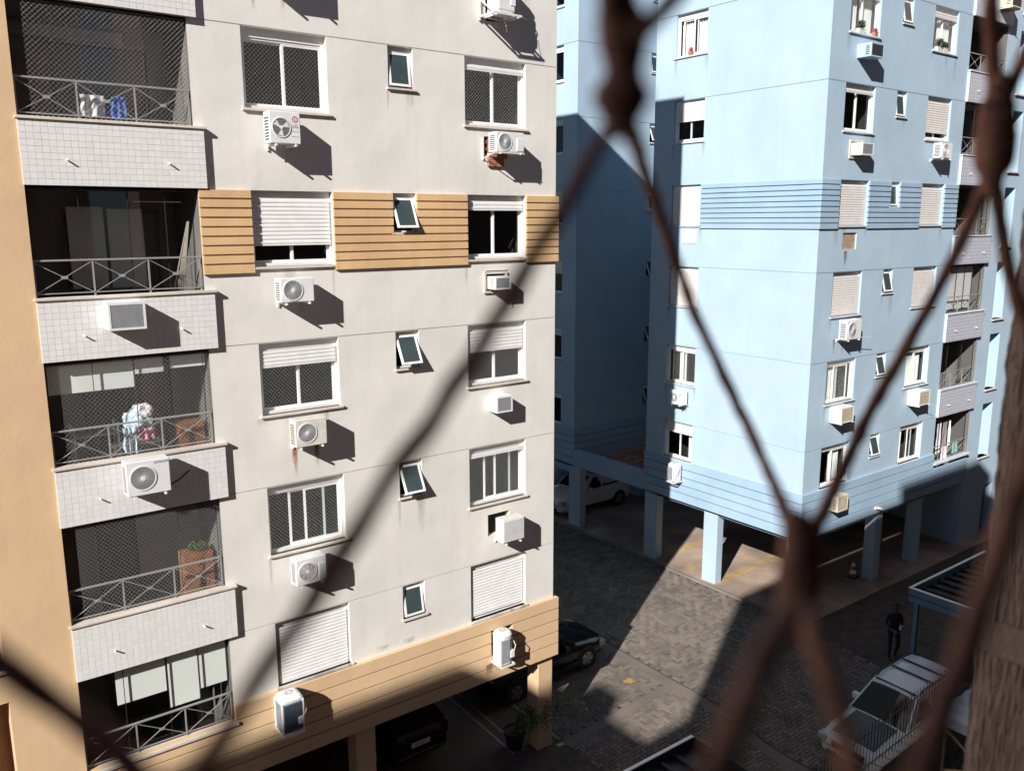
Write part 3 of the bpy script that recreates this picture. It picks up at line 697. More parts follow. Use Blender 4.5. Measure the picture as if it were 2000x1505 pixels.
# pillars (base at local z 0)
for (x, y, wx, wy) in ((0.0, 3.30, 0.34, 0.62), (0.0, 6.2, 0.34, 0.64), (0.0, 10.6, 0.34, 0.72), (0.0, 14.6, .34, .6), (4.75, 0.1, 0.42, 0.42), (7.55, 0.1, 0.42, 0.42), (0.02, 0.05, 0.42, 0.42)):
    MB().cbox(x, x+wx, y, y+wy, 0.0, 2.68, 0.015).build('pillar', 'blue', rootB)
MB().box(7.2, 11, 4.2, 9.5, 0, 2.62).box(5.2, 6.6, 3.6, 4.1, 0, 2.62).box(12, 24, 1, 20, 0, 2.62).box(5.0, 5.3, 12, 18, 0, 2.62).build('garage_wall', 'blue', rootB)
# stair tower of B
FBT = Frame((BX, BY+0.05, BZ), 0)
twb = [(11.95, 12.80, Z(r)-2.22, Z(r), 0.46) for r in range(-1, 6)] + [(12.7, 13.5, 0.0, 2.1, .3)]
facade(FBT, rootB, 'stair_tower', 'blue', ub1+0.002, 15.0, 0, ROOF+1.2, twb, [], root=rootB)
for h in twb: MB().quad((h[0], 0.41, h[2]), (h[1], 0.41, h[2]), (h[1], 0.41, h[3]), (h[0], 0.41, h[3])).build('niche_wall', 'blue', rootB, mtx=T(0, 0.05, 0))
for h in twb[:-1]: MB().cbox(h[0]-0.04, h[1]+0.05, -0.03, 0.3, h[2]-0.05, h[2], 0.006).build('sill', 'sill', rootB)
MB().box(12.72, 13.48, 0.30, 0.34, 0, 2.08).build('door', 'bluesteel', rootB)
MB().box(ub1, 15, 0.1, 1.6, ROOF, ROOF+1.2).build('tower_wall', 'blue', rootB); MB().box(ub1-0.02, ub1+0.3, 0.06, 1.5, 0, 2.65).build('tower_wall', 'blue', rootB)
# windows of B
cur = ((0.04, 0.40), (0.52, 0.94))
b3 = {-1: dict(), 0: dict(net=True, shutter=.12, curtain=cur), 1: dict(shutter=0.05), 2: dict(shutter=1), 3: dict(shutter=1), 4: dict(net=True, curtain=((.02, .62),), sash=(0., .35)), 5: dict(curtain=((.5, .9),))}
b1 = {-1: dict(), 0: dict(net=True, shutter=.10, curtain=((.4, .95),)), 1: dict(shutter=.82), 2: dict(shutter=1), 3: dict(shutter=1), 4: dict(curtain=((.05, .9),)), 5: dict(sash=(.2, .5))}
bl = {-1: dict(), 0: dict(curtain=((0, .45), (.55, 1)), sash=(.1, .5)), 1: dict(shutter=.42), 2: dict(shutter=1), 3: dict(shutter=1), 4: dict(net=True, curtain=((.3, .55),), sash=(.1, .5)), 5: dict(shutter=.18, curtain=((.75, .98),))}
cl = {-1: dict(), 0: dict(), 1: dict(net=True), 2: dict(shutter=.6), 3: dict(shutter=.3), 4: dict(shutter=.1), 5: dict()}
for r in rowsA:
    window(FB, rootB, *uc3, Z(r), WH, indiv=False, slat='bslat', **b3[r]); window(FB, rootB, *uc1, Z(r), WH, indiv=False, slat='bslat', **b1[r])
    small_window(FB, rootB, *uc2, Z(r), SH, {0: -10, 2: -5, 3: -14, 4: -14, 5: -16}.get(r, -7))
    window(FBL, rootB, *yw, Z(r), WH, indiv=False, slat='bslat', **bl[r])
    window(FCL, rootB, *ycw, Z(r), WH, indiv=False, slat='bslat', **cl[r])
    small_window(FCF, rootB, 4.03, 4.6, Z(r), SH, {0: -6, 1: -22, 2: -6}.get(r, -22))
bbo = {-1: dict(), 0: dict(), 1: dict(panels=((0.05, .9),), blinds=((.25, .7, .7, 1.5, 1.36, 'blind'), (.85, 1.5, .7, 1.5, 1.36, 'blind'))), 2: dict(panels=((1.7, 2.2), (2.22, 2.55))),
       3: dict(panels=((.05, .7), (.72, 1.3), (1.32, 1.9), (1.92, 2.5)), blinds=((.3, 2.1, .1, 1.64, .2, 'clothw'),)), 4: dict(panels=((.05, .55), (1.4, 1.6), (1.62, 2.55)), blinds=((.6, 2.5, .1, 1.6, 1.38, 'blind'),)), 5: dict(panels=((.05, .5), (1.5, 2.5)))}
for r in rowsA: balcony(FB, rootB, ub0, ub1, r, bbo[r], 'tileb', 'groutb', last=(r == 5))
# ------------------------------------------------------------------ air conditioners
def fan_front(par, cx, cz, r, y, style, mat='acgrey'):
    back = MB().disc((cx, y-0.004, cz), 0, r, 'y', 28, 0.01).build('fan_opening', 'acfan', par)
    gr = MB().disc((cx, y-0.012, cz), r*0.93, r*1.04, 'y', 32, 0.02)
    gr.disc((cx, y-0.016, cz), 0, r*0.19, 'y', 18, 0.012)
    if style == 'spiral':
        for k in range(30):
            t = 2*math.pi*k/30; pts = []
            for q in range(5):
                rr = r*(0.17+0.78*q/4); a = t+0.55*q/4; pts.append((cx+rr*math.cos(a), y-0.008, cz+rr*math.sin(a)))
            gr.tube(pts, 0.0028, 4, False)
    elif style == 'ring':
        for q in range(1, 8): gr.disc((cx, y-0.01, cz), r*q/8-0.003, r*q/8+0.003, 'y', 24, 0.006)
        for k in range(8):
            t = math.pi*k/4; gr.tube([(cx, y-0.006, cz), (cx+r*math.cos(t), y-0.006, cz+r*math.sin(t))], 0.004, 4, False)
    else:
        for q in range(-4, 5):
            z = cz+q*r/4.6; hw = math.sqrt(max(r*r-(z-cz)**2, 0)); gr.tube([(cx-hw, y-0.008, z), (cx+hw, y-0.008, z)], 0.0022, 4, False)
    gr.build('fan_grille', 'ac' if style != 'blade' else 'ac', par)
    if style == 'blade':
        for k in range(3):
            b = MB(); t = k*2.094+0.6; i = []
            for rr, da in ((0.2, -0.25), (0.85, -0.55), (0.9, 0.15), (0.2, 0.35)): i.append((cx+rr*r*math.cos(t+da), y-0.0065, cz+rr*r*math.sin(t+da)))
            b.quad(*i).build('fan_blade', 'ac', par)
def bracket(par, x, y0, y1, z, drop=0.25):
    b = MB().box(x-0.016, x+0.016, y0, y1, z-0.035, z).box(x-0.016, x+0.016, y1-0.03, y1, z-drop, z-.035)
    b.build('bracket', 'bracket', par)
def split_ac(fr, u0, u1, z0, z1, label, dfront=0.42, style='spiral', brand=None, pipe=True, fancol='acgrey', dep=0.29, side=True, rightpanel=False, mat='ac', group='split air conditioners on the walls'):
    """outdoor unit on two steel brackets: casing, fan grille, side vents, pipe"""
    w_, h_ = u1-u0, z1-z0
    root = thing('air_conditioner', label, 'air conditioner', fr.m @ T((u0+u1)/2, 0, z0), group)
    x0, x1 = -w_/2, w_/2; yf = -dfront; yb = yf+dep
    MB().cbox(x0, x1, yf, yb, 0, h_, 0.012).build('casing', mat, root)
    r = min(h_*0.43, w_*0.30); cx = x0+r+0.07*w_
    fan_front(root, cx, h_*0.5, r, yf, style)
    if side:
        n = 8
        for k in range(n):
            z = h_*(0.10+0.76*k/n)
            MB().box(x0-0.002, x0+0.01, yf+0.05, yb-0.05, z, z+h_*0.055).build('side_vent', 'acdark', root)
    if rightpanel: MB().cbox(x1-w_*0.26, x1-0.01, yf-0.014, yf+0.01, 0.03, h_*0.72, 0.006).build('service_panel', mat, root)
    for x in (x0+0.10, x1-0.10):
        bracket(root, x, yf-0.03, 0.0, -0.01, 0.10)
        MB().cbox(x-0.03, x+0.03, yf+0.02, yf+0.06, -0.012, 0.004, 0.003).build('rubber_foot', 'black', root)
    if pipe:
        MB().tube([(x1-0.06, yb-0.04, 0.06), (x1+0.0, yb+0.05, -0.03), (x1-0.1, -0.05, -0.12), (x1-0.13, -0.02, -0.22), (x1-0.18, -.02, -.27)], 0.011, 6).build('drain_hose', 'cable', root)
    if brand == 'LG':
        lx = x1-0.17*w_; e = MB().disc((lx, yf-0.003, h_*0.77), 0.72*0.055, 0.055, 'y', 24, 0.003); e.build('emblem_ring', 'red', root)
        q = MB(); q.box(lx-0.012, lx-0.004, yf-0.003, yf, h_*0.77-0.022, h_*0.77+0.024); q.box(lx-.004, lx+.016, yf-0.003, yf, h_*.77-.022, h_*.77-.014); q.disc((lx+.018, yf-.003, h_*.77+.012), 0, .007, 'y', 10, .003)
        q.build('emblem_mark', 'red', root)
        text(root, 'LG', 0.085, 'ink', T(lx, yf-0.002, h_*0.55))
        for z in (0.38, 0.22): MB().box(lx-0.07, lx+0.07, yf-0.0022, yf, h_*z, h_*z+0.006).build('label_line', 'ink', root)
    if brand == 'SAMSUNG': text(root, 'SAMSUNG', 0.055, 'ink', T(x1-0.13, yf-0.002, h_-0.06))
    return root
def window_ac(fr, u0, u1, z0, z1, label, dfront=0.32, frame=False, mat='ac', cage=False, brk=False, face='acgrey', group='window air conditioners'):
    """through-wall unit: louvred box with side vents and rear coil face"""
    w_, h_ = u1-u0, z1-z0
    root = thing('air_conditioner', label, 'air conditioner', fr.m @ T((u0+u1)/2, 0, z0), group)
    x0, x1 = -w_/2, w_/2; yf = -dfront
    c = MB().cbox(x0, x1, yf, 0.16 if not cage else -0.02, 0, h_, 0.008); c.build('casing', mat, root)
    t = 0.035
    rim = MB().box(x0, x1, yf-0.012, yf, 0, t).box(x0, x1, yf-0.012, yf, h_-t, h_).box(x0, x0+t, yf-0.012, yf, t, h_-t).box(x1-t, x1, yf-0.012, yf, t, h_-t); rim.build('rim', mat, root)
    cf = MB(); n = 26
    for k in range(n):
        z = t+(h_-2*t)*k/n; cf.box(x0+t, x1-t, yf-0.006, yf-0.002, z, z+(h_-2*t)/n*0.6)
    cf.build('coil_face', face, root)
    MB().box(x0+t, x1-t, yf-0.0018, yf-0.0008, t, h_-t).build('coil_back', 'acdark', root)
    for k in range(5):
        z = h_*(0.15+0.14*k); MB().box(x0-0.002, x0+0.004, yf+0.05, yf+0.17, z, z+0.03).build('side_vent', face if mat == 'ac' else 'acdark', root)
    if frame:
        f = MB(); a, b, e, g_ = x0-0.10, x1+0.10, -0.09, h_+0.10; q = 0.05
        f.box(a, b, -0.045, 0.05, g_-q, g_).box(a, b, -0.045, 0.05, e, e+q).box(a, a+q, -0.045, 0.05, e+q, g_-q).box(b-q, b, -0.045, 0.05, e+q, g_-q); f.build('wall_frame', 'sill', root)
    if brk:
        for x in (x0+0.03, x1-0.03): bracket(root, x, yf-0.03, 0, -0.005, 0.02)
        MB().tube([(x1, yf, -0.02), (x1+.25, yf-.1, -.06)], .008, 5).build('drain_hose', 'cable', root)
    return root
def drum_ac(fr, u, z0, h_, w_, label, mat='ac', front='acblue', d=0.40, rounded=True):
    fw_ = .16 if rounded else .42
    """upright unit blowing upward: rounded casing, coil front, slotted top cover, wall cradle"""
    root = thing('air_conditioner', label, 'air conditioner', fr.m @ T(u, -d/2-0.10, z0), 'upright air conditioners on the lowest band')
    bm = bmesh.new(); n = 28; rings = []
    for zz, s in ((0, .97), (0.02, 1), (h_*0.82, 1), (h_*0.86, 1.03), (h_*0.90, 1.03), (h_*0.97, 0.86), (h_, 0.62)):
        ring = []
        for k in range(n):
            t = 2*math.pi*k/n; e = 0.35 if not rounded else 0.75
            c, sn = math.cos(t), math.sin(t); x = math.copysign(abs(c)**e, c)*w_/2*s; y = math.copysign(abs(sn)**e, sn)*d/2*s
            ring.append(bm.verts.new((x, y, zz)))
        rings.append(ring)
    for a, b in zip(rings, rings[1:]):
        for k in range(n): bm.faces.new((a[k], a[(k+1) % n], b[(k+1) % n], b[k]))
    bm.faces.new(list(reversed(rings[0]))); bm.faces.new(rings[-1])
    me = bpy.data.meshes.new('casing'); bm.to_mesh(me); bm.free(); cs_ = place('casing', me, mat, root, smooth=False)
    if not rounded and front == 'acblue':
        me.materials.append(M['accoil'])
        for p in me.polygons:
            if .02*h_ < p.center.z < h_*.8: p.material_index = 1
        for sx in (-1, 1):
            for sy in (-1, 1): MB().cbox(sx*w_*.46-.02, sx*w_*.46+.02, sy*d*.46-.02, sy*d*.46+.02, 0, h_*.86, .006).build('corner_post', mat, root)
    g_ = MB(); nn = 30
    for k in range(nn):
        x = -w_*0.40+w_*(fw_+.4)*k/nn; g_.box(x, x+w_*0.008, -d*0.53, -d*0.30, h_*0.08, h_*0.78)
    g_.box(-w_*.41, w_*fw_, -d*0.515, -d*0.30, h_*0.06, h_*0.80); g_.build('coil_face', front, root)
    tp = MB()
    for k in range(14):
        t = 2*math.pi*k/14; tp.tube([(w_*.12*math.cos(t), d*.12*math.sin(t), h_+.012), (w_*.42*math.cos(t), d*.42*math.sin(t), h_*.955+.012)], .006, 4)
    tp.build('top_grille', 'acgrey', root)
    cr = MB()
    for x in (-w_*0.44, w_*0.44): cr.box(x-.015, x+.015, -d/2-.04, d/2+.10, -.045, -.005).box(x-.015, x+.015, d/2+.07, d/2+.10, -.1, .35)
    cr.box(-w_*.46, w_*.46, -d/2-.05, -d/2-.02, -.045, -.005); cr.build('cradle', 'bracket', root)
    MB().cbox(w_*.20, w_*.47, -d*.56, -d*.2, h_*.18, h_*.40, .01).build('valve_cover', mat, root)
    MB().tube([(w_*.40, -d*.5, h_*.3), (w_*.62, -d*.45, h_*.5), (w_*.55, -d*.1, h_*.75), (w_*.3, d*.3, h_*.8)], 0.012, 6).build('pipe', 'cable', root)
    return root
split_ac(FA, -6.86, -6.08, 17.63, 18.18, 'grey air conditioner above the fifth-floor left window, only its shadow showing at the top edge', style='ring')
split_ac(FA, -6.90, -6.33, 14.81, 15.36, 'white air conditioner with red round logo under the topmost full window beside the balconies', style='blade', brand='LG')
split_ac(FA, -6.86, -6.21, 11.98, 12.42, 'light grey air conditioner with curled hose just below the tan ribbed band', style='spiral')
split_ac(FA, -6.72, -6.08, 9.21, 9.74, 'light grey air conditioner with orange rust streak running down below it', style='spiral', pipe=False, mat='acold')
split_ac(FA, -6.85, -6.22, 6.43, 6.96, 'light grey air conditioner with raised right panel under lowest netted window by the balconies', style='ring', rightpanel=True)
a = split_ac(FA, -2.00, -1.27, 14.88, 15.29, 'grey air conditioner on white bracket in front of a brick-patched hole', dfront=0.45, style='spiral', pipe=False, rightpanel=True)
fr_ = MB().box(-.42, -.39, -.03, 0, -.15, .30).box(-.42, .38, -.46, -.43, -.03, -.008).tube([(-.405, -.02, -.12), (-.405, -.45, -.02)], .012, 4); fr_.build('bracket', 'bracket', a)
split_ac(FA, -9.77, -9.06, 8.86, 9.46, 'large air conditioner with lettering top right hung on a tiled balcony parapet', dfront=0.50, style='spiral', brand='SAMSUNG', pipe=False)
MB().tube([(-9.1, -.2, 8.9), (-8.95, -.12, 8.86), (-8.8, -.10, 8.92), (-8.62, -.09, 9.05)], .013, 6).build('cable', 'cableb', tag(thing('cable_run', 'black cable curving from the large parapet air conditioner', 'cable', T(0, 0, 0)), 'black cable curving from the large parapet air conditioner', 'cable'))
window_ac(FA, -9.80, -9.22, 11.69, 12.14, 'boxy pale-framed air conditioner on the tiled parapet under the cross-braced railing', dfront=0.40, frame=True)
w1 = window_ac(FA, -1.95, -1.52, 11.97, 12.25, 'small window air conditioner in a square wall frame with dangling wire', dfront=0.30, frame=True)
MB().tube([(.2, -.28, 0.02), (.32, -.15, -.1), (.40, -.06, -.25), (.43, -.03, -.42)], .006, 5).build('wire', 'cable', w1)
window_ac(FA, -1.94, -1.50, 9.21, 9.58, 'small white window air conditioner poking through the plain cream wall', dfront=0.32)
a = split_ac(FA, -1.88, -1.27, 6.15, 6.71, 'white louvred air conditioner half covering a dark wall recess', mat='acold', dfront=0.45, style='ring', pipe=False, side=False)
lv = MB()
for k in range(24): lv.box(-.29, .29, -.475, -.455, .03+k*.021, .041+k*.021)
lv.build('louvre', 'ac', a)
drum_ac(FA, -7.10, 3.44, 0.78, 0.46, 'boxy upright air conditioner with slotted top on the lowest tan band, nearer the balconies', rounded=False)
drum_ac(FA, -1.80, 3.14, 0.80, 0.42, 'white rounded upright air conditioner beside a square hole near the building corner', rounded=True, front='acgrey')
a = drum_ac(FA, -1.76, 17.63, 0.85, 0.48, 'upright air conditioner on a white steel shelf cut by the top edge of the picture', rounded=False, front='ac'); a['group'] = 'split air conditioners on the walls'
sh = MB().box(-.36, .36, -.26, -.23, -.05, -.01).box(-.36, .36, .22, .27, -.05, -.01).tube([(-.34, .28, .32), (-.34, -.22, -.02)], .014, 4).box(-.36, -.33, .25, .29, -.1, .5).tube([(.1, 0, -.03), (.12, -.02, -.2), (.16, 0, -.32)], .01, 5).tube([(.34, -.22, -.03), (.75, .05, .0)], .006, 4)
sh.box(-.36, -.33, -.23, .22, -.05, -.01).box(.33, .36, -.23, .22, -.05, -.01); sh.build('shelf', 'bracket', a)
# brick patch behind the bracketed unit, hole linings, stains
for k in range(6):
    for j in range(3):
        x = -1.99+j*0.21+(0.1 if k % 2 else 0); 
        if x+0.2 > -1.36: continue
        MB().cbox(x, x+0.2, 0.02, 0.15, 14.79+k*0.07, 14.855+k*0.07, .004).build('brick', 'brick', rootA)
for j in range(2):
    for k in range(3): MB().cbox(-1.92+j*.21, -1.72+j*.21, -.06, .02, 14.60+k*.07, 14.665+k*.07, .004).build('brick', 'brick', rootA)
def stain(u0, u1, z0, z1, mat, fr=FA, root=rootA, d=0.003):
    MB().quad((0, 0, 0), (u1-u0, 0, 0), (u1-u0, 0, z1-z0), (0, 0, z1-z0)).build('stain', mat, root, mtx=root.matrix_world.inverted() @ fr.m @ T(u0, -d, z0))
stain(-6.66, -6.50, 8.35, 9.12, 'rust'); stain(-6.2, -6.05, 8.5, 9.15, 'grime'); stain(-7.0, -6.85, 16.9, 17.6, 'rust'); stain(-6.45, -6.3, 17.0, 17.6, 'rust')
stain(-2.2, -1.9, 2.65, 3.05, 'grime', d=.105); stain(-1.8, -1.5, 2.65, 3.1, 'grime', d=.105)
stain(1.35, 1.6, 11.2, 11.85, 'grime', FB, rootB); stain(1.1, 1.25, 8.45, 9.1, 'rust', FB, rootB); stain(1.62, 1.72, 8.4, 8.95, 'rust', FB, rootB)
M['runs'] = stain_mat('weather_run', (0.30, 0.27, 0.23)); 
for n_ in M['runs'].node_tree.nodes:
    if n_.type == 'MAP_RANGE': n_.inputs[4].default_value = 0.28
rs = random.Random(3)
for r in rowsA:
    for (c, hh) in ((C1, WH), (C3, WH), (C2, SH)):
        zb_ = Z(r)-hh-.05
        for u in (c[0]-.02, c[1]-.04, rs.uniform(*c)):
            ww = rs.uniform(.06, .34); ln = rs.uniform(.2, 1.2)
            if rs.random() < .4: continue
            if r in (5, 3, 2) and zb_-ln < (4.2 if r == 5 else -9): continue
            if r == 2 and hh == SH: continue
            stain(u-ww/2, u+ww/2, zb_-ln, zb_, 'runs')
    for (c, hh) in ((uc1, WH), (uc3, WH), (uc2, SH)):
        zb_ = Z(r)-hh-.05
        for u in (c[0], c[1], rs.uniform(*c)):
            if r == 5 or (r == 2 and hh == SH): continue
            ww = rs.uniform(.10, .45); ln = rs.uniform(.3, 1.3)
            if rs.random() < .35: continue
            stain(u-ww/2, u+ww/2, zb_-ln, zb_, 'runs', FB, rootB)
    if r != 5: stain(yw[0]-.1, yw[0]+.12, Z(r)-WH-1.0, Z(r)-WH-.05, 'runs', FBL, rootB); stain(yw[1]-.1, yw[1]+.12, Z(r)-WH-.8, Z(r)-WH-.05, 'runs', FBL, rootB)
for k in range(16):
    u = rs.uniform(-8, 0); ww = rs.uniform(.15, .5); stain(u-ww/2, u+ww/2, 4.17, 4.17+rs.uniform(.06, .2), 'runs') if k < 4 else stain(u-ww/2, u+ww/2, 13.99-rs.uniform(.08, .2), 13.99, 'grime', d=.063) if not any(c[0]-.3 < u < c[1]+.3 for c in (C1, C2, C3)) else None
# blue building units
window_ac(FB, 1.35, 2.02, 17.52, 17.91, 'open-sided pale blue air-conditioner cage under the curtained top window of the blue building', dfront=.45, mat='blue', face='acdark')
window_ac(FB, 1.37, 1.98, 14.72, 15.08, 'white window air conditioner with dark side vents on the blue wall above the ribbed band', dfront=.38, frame=True)
split_ac(FB, 6.0, 6.72, 14.82, 15.31, 'white air conditioner under the mostly lowered shutter at right of the blue facade', style='ring', pipe=False)
split_ac(FB, 1.2, 2.0, 9.12, 9.73, 'white air conditioner with rusty bracket and sideways pole on blue facade', style='spiral', pipe=False)
MB().tube([(BX+1.9, BY-.4, 9.15+BZ), (BX+2.6, BY-.42, 9.1+BZ)], .012, 5).build('drain_pole', 'bracket', thing('drain_pole', 'thin white pole sticking out sideways from a blue-building air conditioner', 'pole', T(0, 0, 0)))
window_ac(FB, 1.21, 1.90, 6.45, 6.95, 'beige-faced window air conditioner on a bracket under the netted window by the blue corner', dfront=.42, brk=True, face='acb', frame=False)
window_ac(FB, 5.98, 6.70, 6.39, 6.90, 'white window air conditioner on spread brackets left of the lower blue balconies', dfront=.42, brk=True, face='acb')
window_ac(FB, 1.40, 1.98, 3.45, 3.98, 'beige louvred air conditioner on the lowest ribbed band of the blue building', dfront=.40, mat='acb', face='acb')
window_ac(FB, 9.75, 10.5, 20.05, 20.6, 'boxed air conditioner hanging off the top balcony at the upper right corner', dfront=.5, mat='acb', brk=True, face='acdark')
split_ac(FBL, -5.36, -4.78, 6.36, 6.86, 'white air conditioner with red logo half in shadow on the blue side wall', style='spiral', brand='LG')
drum_ac(FBL, -5.1, 3.52, 0.66, 0.46, 'white rounded upright air conditioner at the shadow edge on the blue side wall', rounded=True, front='acgrey')
MB().box(1.28, 2.04, 0.05, 0.08, 11.90, 12.41).build('plywood_cover', 'ply', rootB)
p_ = thing('wall_panel', 'square white cover panel on the blue side wall below the ribbed band', 'panel', FBL.m @ T(-5.35, -0.03, 12.03))
MB().cbox(0, .58, 0, .03, 0, .46, .008).build('panel', 'white', p_); MB().cbox(.04, .54, -.012, 0, .04, .42, .006).build('lid', 'white', p_)
sc = thing('security_camera', 'small white security camera under the lowest band of the blue building', 'camera', FB.m @ T(4.3, -.075, 2.92))
MB().cbox(-.06, .06, -.06, 0, -.05, .05, .008).build('base', 'white', sc); MB().tube([(.05, -.06, 0), (.16, -.16, -.03)], .045, 10).build('housing', 'white', sc)

# ------------------------------------------------------------------ things on sills and balconies
def leaf_clump(m, c, rx, rz, n, s=0.05):
    for k in range(n):
        d = Vector((random.gauss(0, 1), random.gauss(0, 1), random.gauss(0, 1))).normalized()*random.random()**.4
        p = Vector(c)+Vector((d.x*rx, d.y*rx*.7, d.z*rz)); a = Vector((random.gauss(0, 1), random.gauss(0, 1), random.gauss(0, 1))).normalized(); b = a.orthogonal().normalized()*s*.45
        m.quad(p-a*s, p+b, p+a*s, p-b)
def pot_plant(fr, u, z, w_, label, leaf='leafd', pot='potw', rz=.14, rx=.17, n=220):
    t = thing('flower_pot', label, 'potted plant', fr.m @ T(u, 0.0, z))
    m = MB(); a = w_/2
    m.quad((-a*.8, -.05, 0), (a*.8, -.05, 0), (a, -.07, .13), (-a, -.07, .13)); m.quad((a*.8, .05, 0), (-a*.8, .05, 0), (-a, .06, .13), (a, .06, .13))
    m.quad((-a*.8, .05, 0), (-a*.8, -.05, 0), (-a, -.07, .13), (-a, .06, .13)); m.quad((a*.8, -.05, 0), (a*.8, .05, 0), (a, .06, .13), (a, -.07, .13)); m.quad((-a, -.07, .115), (a, -.07, .115), (a, .06, .115), (-a, .06, .115))
    m.build('pot', pot, t); l = MB(); leaf_clump(l, (0, 0, .13+rz*.8), rx, rz, n); l.build('foliage', leaf, t); return t
zt = Z(0)-WH
pot_plant(FB, 1.45, zt, .34, 'dark succulent in a white trough on the curtained top sill of the blue building')
pot_plant(FB, 2.22, zt, .18, 'small red-brown potted plant at the right end of the curtained top sill', 'flower', 'pot', .06, .08, 60)
pot_plant(FB, 6.05, zt, .40, 'bushy green succulent in a white planter on the right-hand top sill', rz=.16, rx=.2)
pot_plant(FB, 6.42, zt, .30, 'smaller green succulent beside the bushy one on the right-hand top sill', rz=.12, rx=.14)
pot_plant(FBL, -5.3, zt, .14, 'tiny red flower in a pot on the top side window of the blue building', 'flower', 'pot', .08, .07, 50)
def draped(name, label, cat, cx, y, ztop, w_, h_, mat, folds=5, bulge=.05):
    m = MB(); nx, nz = 18, 12; g_ = []
    for i in range(nx+1):
        col = []
        for k in range(nz+1):
            s_ = i/nx; v = k/nz; yy = -bulge*math.sin(s_*folds*math.pi)*(.4+.6*v)-bulge*.5*noise.noise(Vector((s_*4+cx, v*3, y)))
            col.append((cx-w_/2+w_*s_+.03*noise.noise(Vector((s_*2, v*4, cx))), y+yy, ztop-h_*v*(1+.08*noise.noise(Vector((s_*3, cx, 2)))))) 
        g_.append(col)
    for i in range(nx):
        for k in range(nz): m.quad(g_[i][k], g_[i+1][k], g_[i+1][k+1], g_[i][k+1])
    o = m.build(name, mat); return tag(o, label, cat)
zp1 = Z(1)-1.75
draped('towel', 'bright blue patterned towel hanging behind the top balcony net', 'towel', -9.22, .22, zp1+.42, .24, .36, 'clothb')
draped('cloth', 'crumpled white cloth beside the blue towel on the top balcony', 'cloth', -9.62, .25, zp1+.42, .36, .34, 'clothw', 4)
def drying_rack(x, y, z, label):
    t = thing('drying_rack', label, 'drying rack', T(x, y, z)); m = MB()
    for k in range(5): m.tube([(-.45, -.18+k*.09, .82), (.45, -.18+k*.09, .82)], .006, 5)
    for s_ in (-1, 1): m.tube([(s_*.42, -.2, .0), (s_*.42, .2, .82)], .008, 5).tube([(s_*.42, .2, .0), (s_*.42, -.2, .82)], .008, 5)
    m.build('frame', 'rail', t); return t
drying_rack(-9.5, .5, Z(1)-2.75, 'grey folding rack behind the top balcony railing'); 
zp3 = Z(3)-1.75
drying_rack(-9.35, .45, Z(3)-2.75+.3, 'folding rack with laundry pile on the third-floor netted balcony')
sf = thing('shelf_rack', 'pale grey shelf rack standing at the left of the laundry balcony', 'shelf', T(-10.35, .55, Z(3)-2.75))
for z in (.3, .8, 1.3): MB().cbox(0, .75, 0, .35, z, z+.03, .004).build('shelf', 'rail', sf)
for x in (0, .71):
    for y in (0, .31): MB().box(x, x+.04, y, y+.04, 0, 1.5).build('upright', 'rail', sf)
def heap(label, cx, cy, cz, rx, rz, mat, sd):
    bm = bmesh.new(); bmesh.ops.create_icosphere(bm, subdivisions=4, radius=1)
    for v in bm.verts:
        d = v.co.copy(); k = 1+.35*noise.noise(d*1.6+Vector((sd, 0, 0)))+.16*noise.noise(d*5+Vector((0, sd, 0)))
        v.co = Vector((cx+d.x*rx*k, cy+d.y*.18*k, cz+d.z*rz*k))
    me = bpy.data.meshes.new('laundry'); bm.to_mesh(me); bm.free(); tag(place('laundry', me, mat), label, 'laundry')
heap('pale blue and white laundry heaped high on the netted balcony', -9.32, .42, zp3+.52, .24, .20, 'clothl', 1)
heap('whitish lilac laundry on top of the blue heap behind the net', -9.22, .45, zp3+.68, .18, .13, 'clothw', 5)
draped('cloth', 'pale blue cloth hanging from the laundry heap', 'cloth', -9.5, .26, zp3+.45, .22, .46, 'clothl')
draped('cloth', 'pink cloth hanging below the laundry heap', 'cloth', -9.22, .25, zp3+.40, .28, .20, 'clothp')
def cabinet(label, x, y, z, w_, d_, h_, mat, n=3):
    t = thing('cabinet', label, 'cabinet', T(x, y, z)); MB().cbox(0, w_, 0, d_, 0, h_, .006).build('carcass', mat, t)
    for k in range(n): MB().cbox(.02, w_-.02, -.018, 0, .03+k*(h_-.04)/n, (k+1)*(h_-.04)/n, .005).build('drawer_front', mat, t); MB().cbox(w_/2-.05, w_/2+.05, -.03, -.018, .03+(k+.5)*(h_-.04)/n-.01, .03+(k+.5)*(h_-.04)/n+.01, .003).build('handle', 'blackmetal', t)
cabinet('orange-brown wooden cabinet at the right end of the laundry balcony', -8.62, .35, Z(3)-2.75, .46, .4, 1.35, 'wood', 4)
cabinet('red-brown wooden cabinet behind the net of the balcony under the lettered air conditioner', -8.72, .35, Z(4)-2.75, .55, .4, 1.62, 'wood', 4)
pt = MB(); leaf_clump(pt, (-8.45, .5, Z(4)-1.02), .18, .09, 120, .05); tag(pt.build('foliage', 'leaf'), 'small plant standing on the red-brown balcony cabinet', 'plant')
hm = MB()
for k in range(26):
    a_ = random.uniform(-.06, .06); hm.tube([(-8.2+a_*.3, .35, Z(2)-.55), (-8.33+a_, .33, Z(2)-1.15), (-8.5+a_*2.2, .3+a_, Z(2)-1.95)], .006, 4, False)
tag(hm.build('hammock', 'rope'), 'rope hammock bunched up at the right end of the fourth-floor balcony', 'hammock')
